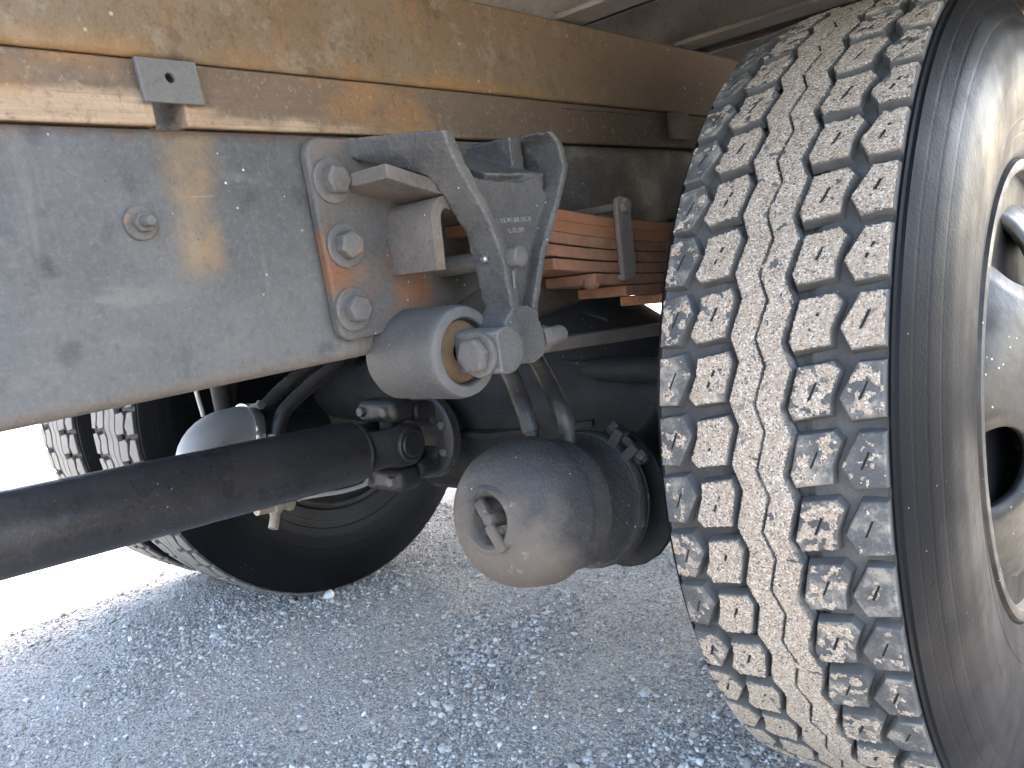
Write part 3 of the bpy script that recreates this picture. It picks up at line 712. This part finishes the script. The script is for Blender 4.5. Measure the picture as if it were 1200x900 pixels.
    return bulk('mud', np.concatenate(VV), np.concatenate(FF))
md = link('mud', mud(), M_mud, tyn); tag(md, 'pale gritty dried mud crust', kind='stuff')
md.data.polygons.foreach_set('use_smooth', [True]*len(md.data.polygons))
so_ = md.modifiers.new('skirt', 'SOLIDIFY'); so_.thickness = .0022; so_.offset = -1

# ------------------------------------------------------------------ axles
def axle(y, label, pinion=True):
    t = thing('axle', label, 'axle', (CX, y, .5), 'drive axles')
    pr = [(-.64, .06), (-.60, .075), (-.50, .082), (-.44, .086), (-.375, .106), (-.315, .146), (-.24, .188), (-.15, .212), (0, .22), (.15, .212), (.24, .188), (.315, .146), (.375, .106), (.44, .086), (.50, .082), (.60, .075), (.64, .06)]
    child('housing', G().lathe(pr, (CX, y, .5), (1, 0, 0), 64), M_axle, t)
    if pinion:
        child('carrier', G().lathe([(0, .19), (-.06, .19), (-.075, .175), (-.12, .13), (-.17, .095), (-.185, .085)], (CX, y, .486), (0, 1, .065), 64), M_axle, t)
        for k in range(12):
            a = R_(30)*k; child('carrier_bolt', G().hexb((CX+.18*math.cos(a), y-.066, .486+.18*math.sin(a)), (0, -1, 0), .01, .012), M_axle, t)
    for k in range(10):
        a = R_(36*k+10); V = []
        c_, s__ = math.cos(a), math.sin(a)
        for h, r_ in ((-.30, .150), (-.12, .222), (.12, .222), (.30, .150)):
            for dr_ in (-.03, .012): V.append((CX+h, y+(r_+dr_)*c_, .5+(r_+dr_)*s__))
        W_ = [(p[0], p[1]-.006*s__, p[2]+.006*c_) for p in V]+[(p[0], p[1]+.006*s__, p[2]-.006*c_) for p in V]
        F = [(0,1,9,8),(6,14,15,7)]
        for q in (0, 2, 4): F += [(q,q+1,q+3,q+2),(8+q,10+q,11+q,9+q),(q,q+2,q+10,q+8),(q+1,q+9,q+11,q+3)]
        child('casting_rib', G().add(W_, F), M_axle, t, bevel=.002)
    child('cam_tube', G().tube([(-.20, y-.13, .56), (-.52, y-.13, .56)], .022, 16).tube([(-.50, y-.13, .56), (-.50, y-.02, .53)], .03, 12), M_axle, t)
    child('brake_shield', G().lathe([(0, .12), (0, .20), (.006, .205), (.012, .20), (.012, .12)], (-.165, y, .5), (1, 0, 0), 64), M_axle, t)
    child('slack_adjuster', G().prism([(y-.19, .40), (y-.155, .40), (y-.10, .56), (y-.12, .585), (y-.15, .575)], 0, -.33, -.31), M_axle, t, bevel=.004)
    # spring seats and brake brackets
    for s in (-1, 1):
        xs_ = CX+s*.467
        child('spring_seat', G().box(xs_-.05, xs_+.05, y-.09, y+.09, .575, .655), M_axle, t, bevel=.006)
    return t
ax = axle(0, 'black drive axle housing with round carrier in shade behind the brake chamber')
# bracket that carries the chamber, dark plate against the tyre
AD = Vector((0, 1, -.17)).normalized()            # chamber axis
CH = Vector((-.2783, -.6275, .4755))                  # centre of the chamber's front end
def ch(d): return CH+AD*d
child('chamber_bracket', G().prism([(.012+.088*math.cos(2*math.pi*k/22)*(1+.12*(k in (3, 4, 12, 13))), -.006+.092*math.sin(2*math.pi*k/22)*(1+.1*(k in (4, 5)))) for k in range(22)], 1, -.005, .005), M_axle, ax, bevel=.002)
br = ax.children[-1] if False else [o for o in ax.children if o.name.startswith('chamber_bracket')][0]
br.rotation_euler = (0, 0, -math.atan2(AD.x, AD.y)); br.data.transform(Matrix.Translation(Vector(ax.location)))
br.location = ch(.238)-Vector(ax.location)
child('bracket_arm', G().tube([ch(.242), ch(.242)+Vector((-.02, .16, .03)), Vector((-.33, -.05, .5))], .032, 14), M_axle, ax)

# ------------------------------------------------------------------ brake chamber
t = thing('brake_chamber', 'round spring brake chamber caked in brown dirt, hanging in front of the axle', 'brake chamber', ch(.1)-Vector((0, 0, .09)))
UPV = (0, 0, 1)
front = [(.034, .001), (.034, .022), (.024, .0262), (.010, .0270), (.003, .0290), (.000, .0325), (.0008, .0365), (.004, .040), (.005, .050), (.010, .0605), (.018, .0700), (.030, .0780), (.045, .0835), (.062, .0866), (.076, .0878), (.083, .0885), (.088, .0872), (.090, .083), (.090, .07)]
child('spring_housing', G().lathe(front, CH, AD, 96), M_cham, t)
child('flange_case', G().lathe([(.088, .074), (.091, .0775), (.096, .0790), (.122, .0800), (.126, .0815), (.131, .0815), (.135, .0800), (.172, .0800), (.178, .083), (.182, .0855)], CH, AD, 96), M_cham, t)
cr = child('clamp_ring', G().lathe([(.181, .080), (.181, .0865), (.184, .0885), (.193, .0890), (.196, .0880), (.199, .0890), (.204, .0865), (.204, .080)], CH, AD, 96), M_cham, t)
child('service_case', G().lathe([(.203, .083), (.210, .081), (.224, .072), (.231, .055), (.233, .03)], CH, AD, 96), M_cham, t)
# clamp lugs and bolt, upper right of the ring
sx = AD.cross(Vector((0, 0, 1))).normalized(); up_ = sx.cross(AD).normalized()
for da in (-8, 8):
    a = R_(50+da); dr = (sx*math.cos(a)+up_*math.sin(a)); c = ch(.192)+dr*.094; tg = dr.cross(AD).normalized()
    g = G(); V = []
    for hx in (-.010, .010):
        for hy in (-.012, .012):
            for hz in (-.004, .004): V.append(c+AD*hx*1.2+dr*hy*1.15+tg*hz*1.7)
    g.add(V, [(0,1,3,2),(4,6,7,5),(0,4,5,1),(2,3,7,6),(0,2,6,4),(1,5,7,3)]); child('clamp_lug', g, M_cham, t, bevel=.002)
a = R_(50); dr = (sx*math.cos(a)+up_*math.sin(a)); tg = dr.cross(AD).normalized(); c = ch(.192)+dr*.099
child('clamp_bolt', G().tube([c-tg*.034, c+tg*.030], .0055, 10).hexb(c+tg*.0215, tg, .0105, .010).hexb(c-tg*.0215, -tg, .0105, .010), M_cham, t)
# release bolt: a T shaped tab lying across the hole
def slab(c, ax1, ax2, ax3, a_, b_, c_):
    V = [c+ax1*(a_*i)+ax2*(b_*j)+ax3*(c_*k) for i in (-1, 1) for j in (-1, 1) for k in (-1, 1)]
    return V, [(0,1,3,2),(4,6,7,5),(0,4,5,1),(2,3,7,6),(0,2,6,4),(1,5,7,3)]
e1 = (sx*.62-up_*.78).normalized(); e2 = AD.cross(e1); c0 = ch(.006)
g = G(); g.add(*slab(c0-e1*.014+e2*.003+AD*.004, e1, e2, AD, .014, .0068, .005)); g.add(*slab(c0+e1*.024-e2*.002-AD*.007, e1, e2, AD, .017, .0058, .004))
g.hexb(ch(.032), -AD, .0095, .030)
child('release_bolt', g, M_cham, t, bevel=.0018)
for k_ in (-.020, .022): child('air_port', G().tube([ch(.128+k_*.5)+up_*.075+sx*(k_-.01), ch(.128+k_*.5)+up_*.092+sx*(k_-.01)], .009, 12), M_hose, t)

# ------------------------------------------------------------------ spring hanger
t = thing('spring_hanger', 'grey cast iron spring hanger bolted to the near chassis rail, splayed in a Y', 'spring hanger', (XW, -.60, .645))
XO = -.212; g = G()
def slabwall(O, I, th):
    V = []; n = len(O)
    for o_, i_ in zip(O, I):
        V += [o_, i_, (i_[0], i_[1]+th, i_[2]), (o_[0], o_[1]+th, o_[2])]
    F = [(0, 1, 2, 3), tuple(range(4*n-4, 4*n))]
    for k in range(n-1):
        for j in range(4): F.append((4*k+j, 4*k+(j+1) % 4, 4*k+4+(j+1) % 4, 4*k+4+j))
    g.add(V, F)
# left wall (broad face turned to the camera), arching over the spring
slabwall([(XO, -.678, .887), (XO, -.674, .873), (XO, -.666, .856), (XO, -.648, .827), (XO, -.629, .796), (XO, -.616, .755), (XO, -.613, .722), (XO, -.616, .676)],
         [(-.328, -.706, .900), (-.328, -.706, .881), (-.252, -.668, .850), (-.250, -.651, .829), (-.250, -.627, .789), (-.250, -.620, .757), (-.250, -.615, .715), (-.250, -.612, .676)], .014)
# right wall
slabwall([(XO, -.516, .891), (XO, -.501, .879), (XO, -.495, .853), (XO, -.513, .82), (XO, -.551, .766), (XO, -.576, .713), (XO, -.590, .677)],
         [(-.328, -.520, .899), (-.328, -.505, .888), (-.305, -.497, .858), (-.252, -.512, .826), (-.250, -.550, .77), (-.250, -.575, .713), (-.250, -.588, .677)], .010)
# web between the walls, recessed
web = [(-.645, .851), (-.61, .8425), (-.58, .839), (-.55, .8395), (-.51, .849), (-.515, .82), (-.550, .765), (-.573, .710), (-.585, .676), (-.607, .676), (-.605, .722), (-.609, .757), (-.622, .797), (-.64, .828)]
g.prism(web, 0, -.244, -.230)
# top pad running back from the web to the plate, thick at the arch on the left and hollow in the middle
for ya, yb, za in ((-.655, -.625, .858), (-.60, -.515, .853)):
    g.add([(-.232, ya, za-.004), (-.232, yb, za-.004), (-.328, yb, .888), (-.328, ya, .888), (-.244, ya, za-.014), (-.244, yb, za-.014), (-.328, yb, .868), (-.328, ya, .868)], [(0,1,2,3),(4,7,6,5),(0,4,5,1),(1,5,6,2),(2,6,7,3),(3,7,4,0)])
g.box(-.328, -.255, -.532, -.512, .858, .893)
# boss at the foot
g.prism([(-.632, .659), (-.626, .651), (-.588, .647), (-.572, .654), (-.568, .668), (-.575, .700), (-.590, .708), (-.616, .708), (-.630, .695)], 0, -.252, -.209)
# boss for the rebound pin
g.lathe([(0, .017), (.012, .016)], (-.234, -.597, .760), (1, 0, 0), 24)
ca = child('casting', g, M_cast, t, smooth=0)
rm = ca.modifiers.new('cast', 'REMESH'); rm.mode = 'VOXEL'; rm.voxel_size = .0019; rm.use_smooth_shade = True
s1 = ca.modifiers.new('soft', 'SMOOTH'); s1.factor = .5; s1.iterations = 3
for nm_, sz_, st_ in (('cast_lumps', .012, .0016), ('cast_grain', .0045, .0014)):
    tx_ = bpy.data.textures.new(nm_, 'CLOUDS'); tx_.noise_scale = sz_; tx_.noise_depth = 2
    dm_ = ca.modifiers.new(nm_, 'DISPLACE'); dm_.texture = tx_; dm_.strength = st_; dm_.mid_level = .5
# mounting plate on the rail with rounded corners
P0 = [(-.757, .884), (-.753, .894), (-.744, .899), (-.60, .901), (-.455, .901), (-.452, .896), (-.452, .76), (-.46, .745), (-.52, .735), (-.60, .708), (-.66, .700), (-.738, .698), (-.747, .702), (-.751, .711)]
child('mounting_plate', G().prism(P0, 0, XW+.0005, XW+.0135), M_plate, t, bevel=.0035, seg=3)
XP = XW+.0135
for by, bz, rt in ((-.733, .857, .2), (-.729, .793, .6), (-.731, .729, .1)): bolt(t, (XP, by, bz), (1, 0, 0), .0148, .013, .0225, rot=rt)
# rebound pin with cotter
pn = child('rebound_pin', G().lathe([(-.330, .011), (-.222, .011), (-.2005, .011), (-.199, .0095)], (0, -.602, .760), (1, 0, 0), 24), M_bolt, t, bevel=.0008)
child('cotter_pin', G().tube([(-.214, -.630, .792), (-.216, -.617, .778), (-.212, -.606, .764), (-.212, -.601, .748), (-.214, -.601, .740)], .0016, 8), M_bolt, t)
child('cotter_pin', G().tube([(-.210, -.606, .746), (-.211, -.606, .728)], .0014, 8), M_bolt, t)
# small casting stud on the left wall
child('grease_nipple', G().lathe([(0, .004), (.003, .004), (.0032, .0022), (.006, .002)], (-.232, -.6215, .762), (0, -1, 0), 12), M_chrome, t)
# cast number on the web: short raised strokes that cannot be read in the photograph
for row, (z0, n, y0) in enumerate(((.797, 10, -.600), (.786, 5, -.583))):
    for k in range(n):
        y = y0+k*.0058; hgt = .0052; gg = G()
        gg.box(-.2302, -.2286, y, y+.0013, z0, z0+hgt)
        if k % 3 != 1: gg.box(-.2302, -.2287, y+.0014, y+.0040, z0+hgt*.5*(k % 2)+.0001, z0+hgt*.5*(k % 2)+.0013)
        if k % 2: gg.box(-.2302, -.22865, y+.0027, y+.0040, z0, z0+hgt*.9)
        child('cast_digit', gg, M_cast, t)

# ------------------------------------------------------------------ leaf spring
t = thing('leaf_spring', 'rusty orange leaf spring running from the hanger to behind the big tyre', 'leaf spring', (-.298, 0, .68))
XA, XB = -.332, -.2525
def zt(k, y): return .776+(.165-.010*max(0, k-2))*y*y-.0138*k+ (0 if k < 2 else 0)
ends = [(-.720, .70), (-.646, .66), (-.585, .60), (-.497, .50), (-.483, .47), (-.405, .41), (-.336, .33), (-.235, .24)]
for k, (ya, yb) in enumerate(ends):
    ysn = list(np.linspace(ya, yb, 34)); th = .0137; P = [(y, zt(k, y)) for y in ysn]; Q = [(y, zt(k, y)-th) for y in ysn]
    if k == 0:   # the slipper end is cut square and kicks up a little
        P[0] = (P[0][0], P[0][1]+.001); Q[0] = (Q[0][0], Q[0][1]+.001)
    if k == 1:   # hook: the end turns down in front of the rebound pin
        y0, z0 = P[0]; zc = z0-.014; top = []; bot = []
        for j in range(7):
            a = math.pi/2*j/6; top.append((y0-.024*math.sin(a), z0-.024+.024*math.cos(a))); bot.append((y0-.0112*math.sin(a), z0-.024+.0112*math.cos(a)))
        top.append((y0-.0265, .757)); bot.append((y0-.0137, .7565))
        P = top[::-1]+P; Q = bot[::-1]+Q
    g = G(); n = len(P); xa, xb = (XA, XB) if k < 3 else (XA, XB+.0015*(k % 2))
    V = [(xa, *p) for p in P]+[(xb, *p) for p in P]+[(xb, *p) for p in Q]+[(xa, *p) for p in Q]; F = []
    for i in range(n-1):
        for j in range(4): b0, b1 = j*n, ((j+1) % 4)*n; F.append((b0+i, b0+i+1, b1+i+1, b1+i))
    F += [(0, n, 2*n, 3*n), (n-1, 2*n-1, 3*n-1, 4*n-1)]
    child('leaf', g.add(V, F), M_leafend if k < 2 else M_leaf, t, bevel=.0014)
def strap(y):
    z0 = zt(0, y)+.022; z1 = zt(4, y)-.0165; g = G()
    g.prism([(y-.016, z1), (y+.016, z1), (y+.017, z0-.008), (y+.011, z0+.002), (y, z0+.005), (y-.011, z0+.002), (y-.015, z0-.008)], 0, XB+.0035, XB+.011)
    g.box(XA-.012, XB+.0108, y-.0155, y+.0155, z1-.007, z1+.0012)
    g.prism([(y-.016, z1), (y+.016, z1), (y+.016, z0), (y-.016, z0)], 0, XA-.012, XA-.0045)
    c = child('spring_clip', g, M_clip, t, bevel=.002); L = t.location
    obj('clip_bolt', G().tube([Vector((XA-.016, y, z0-.008))-L, Vector((XB+.013, y, z0-.008))-L], .0055, 14).hexb(Vector((XB+.0112, y, z0-.008))-L, (1, 0, 0), .010, .007), M_clip, c)
strap(-.338)
child('rivet', G().lathe([(0, .011), (.006, .010), (.009, .006), (.010, .001)], (-.262, -.398, .7185), (.2, -.5, -.85), 20), M_leaf, t)
child('u_bolt', G().tube([(XB+.012, -.06, .60), (XB+.012, -.06, .79), (XA-.012, -.06, .79), (XA-.012, -.06, .60)], .010, 12), M_axle, t)
child('u_bolt', G().tube([(XB+.012, .06, .60), (XB+.012, .06, .79), (XA-.012, .06, .79), (XA-.012, .06, .60)], .010, 12), M_axle, t)

# ------------------------------------------------------------------ radius rod
EC = (-.657, .671)
t = thing('radius_rod', 'grey radius rod with a large round bushing eye under the spring hanger', 'radius rod', (-.30, EC[0], .62))
child('bushing_eye', G().lathe([(-.352, .038), (-.349, .0455), (-.343, .0490), (-.255, .0490), (-.249, .0480), (-.2435, .0462), (-.2420, .0435), (-.2420, .0365), (-.2440, .0345), (-.253, .0335), (-.253, .012)], (0, *EC), (1, 0, 0), 80), M_cast, t)
child('rubber_ring', G().lathe([(-.2525, .0333), (-.2510, .0325), (-.2495, .030), (-.2495, .012), (-.2525, .010)], (0, *EC), (1, 0, 0), 60), M_rubring, t)
# straddle pin: round bar with a flat on its front, its end facing outwards
g = G(); pp = []
for k in range(40):
    a = 2*math.pi*k/40; y, z = .0235*math.cos(a), .0235*math.sin(a); pp.append((EC[0]+.006+max(y, -.0135), EC[1]-.001+z))
g.prism(pp, 0, -.252, -.190)
child('straddle_pin', g, M_cast, t, bevel=.002)
yb0 = EC[0]+.006-.0135
bh = child('pin_bolt', G().lathe([(0, .0235), (.005, .0235), (.006, .022), (.006, .001)], (-.216, yb0, EC[1]-.002), (0, -1, 0), 36), M_bolt, t, bevel=.0006)
L = t.location
obj('bolt_head', G().hexb(Vector((-.216, yb0-.006, EC[1]-.002))-L, (0, -1, 0), .0185, .011, .4), M_bolt, bh, bevel=.001)
child('bolt_nut', G().hexb((-.222, -.566, EC[1]-.002), (0, 1, 0), .0155, .016), M_bolt, t, bevel=.001)
child('stud_end', G().lathe([(0, .0105), (.040, .0105), (.044, .0085), (.0445, .001)], (-.222, -.566, EC[1]-.002), (0, 1, 0), 24), M_bolt, t)
g = G(); ysr = np.linspace(-.607, .02, 20)
V = []; F = []
for i, y in enumerate(ysr):
    zc = .6585-.07*(y+.607)-.0*y; hw = .022; th = .0085
    V += [(-.306-hw, y, zc-th), (-.306+hw, y, zc-th), (-.306+hw, y, zc+th), (-.306-hw, y, zc+th)]
for i in range(len(ysr)-1):
    for j in range(4): F.append((4*i+j, 4*i+(j+1) % 4, 4*i+4+(j+1) % 4, 4*i+4+j))
F += [(0, 1, 2, 3), tuple(range(len(V)-4, len(V)))]
child('rod', g.add(V, F), M_clip, t, bevel=.003)

# ------------------------------------------------------------------ drive shaft
A0 = Vector((CX, -2.4, .606)); A1 = Vector((CX, -.437, .4783)); DX = (A1-A0).normalized(); DU = Vector((1, 0, 0)); DV = DU.cross(DX).normalized()*-1
if DV.z < 0: DV = -DV
t = thing('drive_shaft', 'thick black drive shaft running from the left edge to the axle', 'drive shaft', (CX, -.437, .42))
LL = (A1-A0).length
child('tube', G().lathe([(0, .053), (LL-.006, .053), (LL, .0515)], A0, DX, 80), M_shaft, t)
def sh(d, u=0, v=0): return A1+DX*d+DU*u+DV*v
child('weld_collar', G().lathe([(-.001, .0495), (.004, .0525), (.010, .0505), (.014, .0465), (.024, .040)], A1, DX, 64), M_joint, t)
# tube yoke with two ears left and right, cross, bearing caps
g = G()
for s in (-1, 1):
    pts = [(0.002, .040, .036), (.022, .044, .033), (.045, .050, .033), (.065, .053, .037), (.090, .054, .037), (.110, .053, .030), (.121, .050, .016)]
    V = []; F = []
    for d, u, hv in pts:
        for uu_, vv_ in ((u-.016, hv), (u, hv), (u, -hv), (u-.016, -hv)): V.append(sh(d, s*uu_, vv_))
    for i in range(len(pts)-1):
        for j in range(4): F.append((4*i+j, 4*i+(j+1) % 4, 4*i+4+(j+1) % 4, 4*i+4+j))
    F += [(0, 1, 2, 3), tuple(range(len(V)-4, len(V)))]; g.add(V, F)
child('tube_yoke', g, M_joint, t, bevel=.007, seg=4)
JC = sh(.086)
child('cross', G().tube([JC-DU*.05, JC+DU*.05], .017, 20).tube([JC-DV*.062, JC+DV*.062], .017, 20).lathe([(-.028, .026), (.028, .026)], JC, DX, 24), M_joint, t, bevel=.002)
for s in (-1, 1):
    child('bearing_cap', G().lathe([(.036, .030), (.0555, .030), (.0585, .027), (.0575, .0215), (.060, .019), (.0595, .001)], JC, DU*s, 40), M_joint, t)
    # half round bearing blocks of the flange yoke, above and below
    c = JC+DV*s*.060
    g = G(); g.add(*slab(c-DX*.004, DX, DU, DV, .027, .050, .020)); child('bearing_block', g, M_joint, t, bevel=.014, seg=4)
    for q in (-1, 1):
        bo = c+DU*q*.031-DX*.028
        child('block_bolt', G().hexb(bo, -DX, .0095, .011).tube([bo, bo+DX*.05], .006, 10), M_bolt, t, bevel=.0008)
    g = G(); V = []; F = []
    for d, v, hu, tv in ((.112, .052, .044, .016), (.150, .050, .040, .018), (.172, .030, .045, .030)):
        for a_, b_ in ((hu, tv), (-hu, tv), (-hu, -tv), (hu, -tv)): V.append(sh(d, a_, s*(v)+b_))
    for i in range(2):
        for j in range(4): F.append((4*i+j, 4*i+(j+1) % 4, 4*i+4+(j+1) % 4, 4*i+4+j))
    F += [(0, 1, 2, 3), (8, 9, 10, 11)]; child('flange_arm', g.add(V, F), M_joint, t, bevel=.011, seg=4)
child('flange', G().lathe([(.160, .03), (.160, .074), (.163, .079), (.180, .080), (.184, .076), (.186, .055), (.20, .05), (.235, .048)], A1, DX, 80), M_joint, t)
for k in range(8):
    a = R_(45*k+20); c = sh(.160, .063*math.cos(a), .063*math.sin(a)); child('flange_bolt', G().hexb(c, -DX, .008, .008), M_bolt, t)

# ------------------------------------------------------------------ exhaust, hoses, lines
t = thing('exhaust_pipe', 'bare silver exhaust elbow rising behind the drive shaft', 'exhaust pipe', (-1.05, -.56, .3))
pa = [(-1.30, -.545, .40), (-1.20, -.55, .40), (-1.10, -.554, .415), (-1.06, -.556, .445), (-1.05, -.556, .472)]+[(-1.05, -.556+.058-.058*math.cos(a), .47+.044*math.sin(a)) for a in np.linspace(.25, math.pi/2, 8)]+[(-1.05, -.47, .514), (-1.05, -.452, .511)]
child('elbow', G().tube(pa, .046, 40), M_exh, t)
child('outlet', G().tube([(-1.05, -.456, .512), (-1.05, -.40, .500), (-1.05, -.30, .47)], .043, 32), M_axle, t)
child('clamp', G().lathe([(0, .046), (0, .0505), (.004, .052), (.016, .052), (.020, .0505), (.020, .046)], (-1.05, -.468, .513), (0, 1, -.18), 48), M_chrome, t)
child('clamp_bolt', G().tube([(-1.02, -.458, .558), (-.985, -.458, .562)], .005, 10).hexb((-.99, -.458, .5615), (1, 0, .1), .009, .008), M_bolt, t)
def hose(pts, r, mat, label, name='air_hose', cat='hose', group='air hoses', rib=0, fit=True):
    P = [Vector(p) for p in pts]; path = []
    for i in range(len(P)-1):
        p0, p1, p2, p3 = P[max(i-1, 0)], P[i], P[i+1], P[min(i+2, len(P)-1)]
        for k in range(12):
            s = k/12; path.append(.5*((2*p1)+(p2-p0)*s+(2*p0-5*p1+4*p2-p3)*s*s+(3*p1-p0-3*p2+p3)*s**3))
    path.append(P[-1]); t = thing(name, label, cat, P[0], group)
    rs = [r*(1+(.07 if (rib and i % 2) else 0)) for i in range(len(path))]
    child('sheath', G().tube(path, rs, 14), mat, t)
    if fit: child('fitting', G().tube([path[0], path[1], path[2]], r*1.35, 8), M_fit, t, bevel=.001)
    return t
hose([(-1.0, -.43, .49), (-1.0, -.405, .535), (-.99, -.35, .572), (-.98, -.28, .605), (-.97, -.15, .66)], .0135, M_hose, 'thick black hose rising behind the drive shaft, nearer of two', rib=1)
hose([(-1.06, -.43, .51), (-1.06, -.40, .548), (-1.05, -.33, .59), (-1.04, -.22, .63), (-1.03, -.1, .69)], .0135, M_hose, 'thick black hose behind another one, below the chassis rail', rib=1)
h0 = ch(.118)+up_*.09-sx*.03; h1 = ch(.139)+up_*.09+sx*.012
hose([h0, h0+Vector((-.012, .004, .03)), (-.345, -.475, .60), (-.375, -.465, .66), (-.40, -.42, .73)], .0115, M_hose, 'black air hose curving up from the brake chamber, left of two', fit=False)
hose([h1, h1+Vector((-.012, .004, .03)), (-.325, -.435, .60), (-.36, -.425, .66), (-.39, -.38, .73)], .0115, M_hose, 'black air hose curving up from the brake chamber, right of two', fit=False)
hose([(-.90, -.47, .395), (-.90, -.425, .388), (-.90, -.36, .378), (-.90, -.30, .380), (-.90, -.25, .405)], .0042, M_wire, 'thin pale metal brake line curving below the universal joint', 'brake_line', 'brake line', None)
hose([(-1.1, -.52, .66), (-1.1, -.517, .60), (-1.1, -.512, .55)], .004, M_wire, 'thin pale vertical cable above the exhaust elbow', 'cable', 'cable', None, fit=False)
hose([(-1.15, -.44, .68), (-1.15, -.44, .56), (-1.15, -.43, .40)], .02, M_axle, 'dark rusty vertical pipe behind the exhaust clamp', 'rusty_pipe', 'pipe', None, fit=False)
t = thing('valve_fitting', 'small tan brass fitting with nuts below the drive shaft', 'fitting', (-.93, -.5, .36), None)
child('body', G().tube([(-.93, -.535, .393), (-.93, -.47, .385)], .012, 16), M_fit, t)
child('nut', G().hexb((-.93, -.505, .388), (0, 1, -.1), .019, .014), M_fit, t, bevel=.001)
child('nut', G().hexb((-.93, -.475, .386), (0, 1, -.1), .016, .012), M_fit, t, bevel=.001)
child('elbow_tail', G().tube([(-.93, -.50, .385), (-.925, -.505, .368), (-.92, -.515, .352)], .009, 12), M_fit, t)
# cross tube between the rails ahead of the axle
t = thing('frame_crossmember', 'dark steel frame crossmember between the rails above the axle', 'crossmember', (CX, -.1, .7))
child('channel', G().box(CX-.42, CX+.42, .16, .24, .70, .88), M_axle, t, bevel=.006)
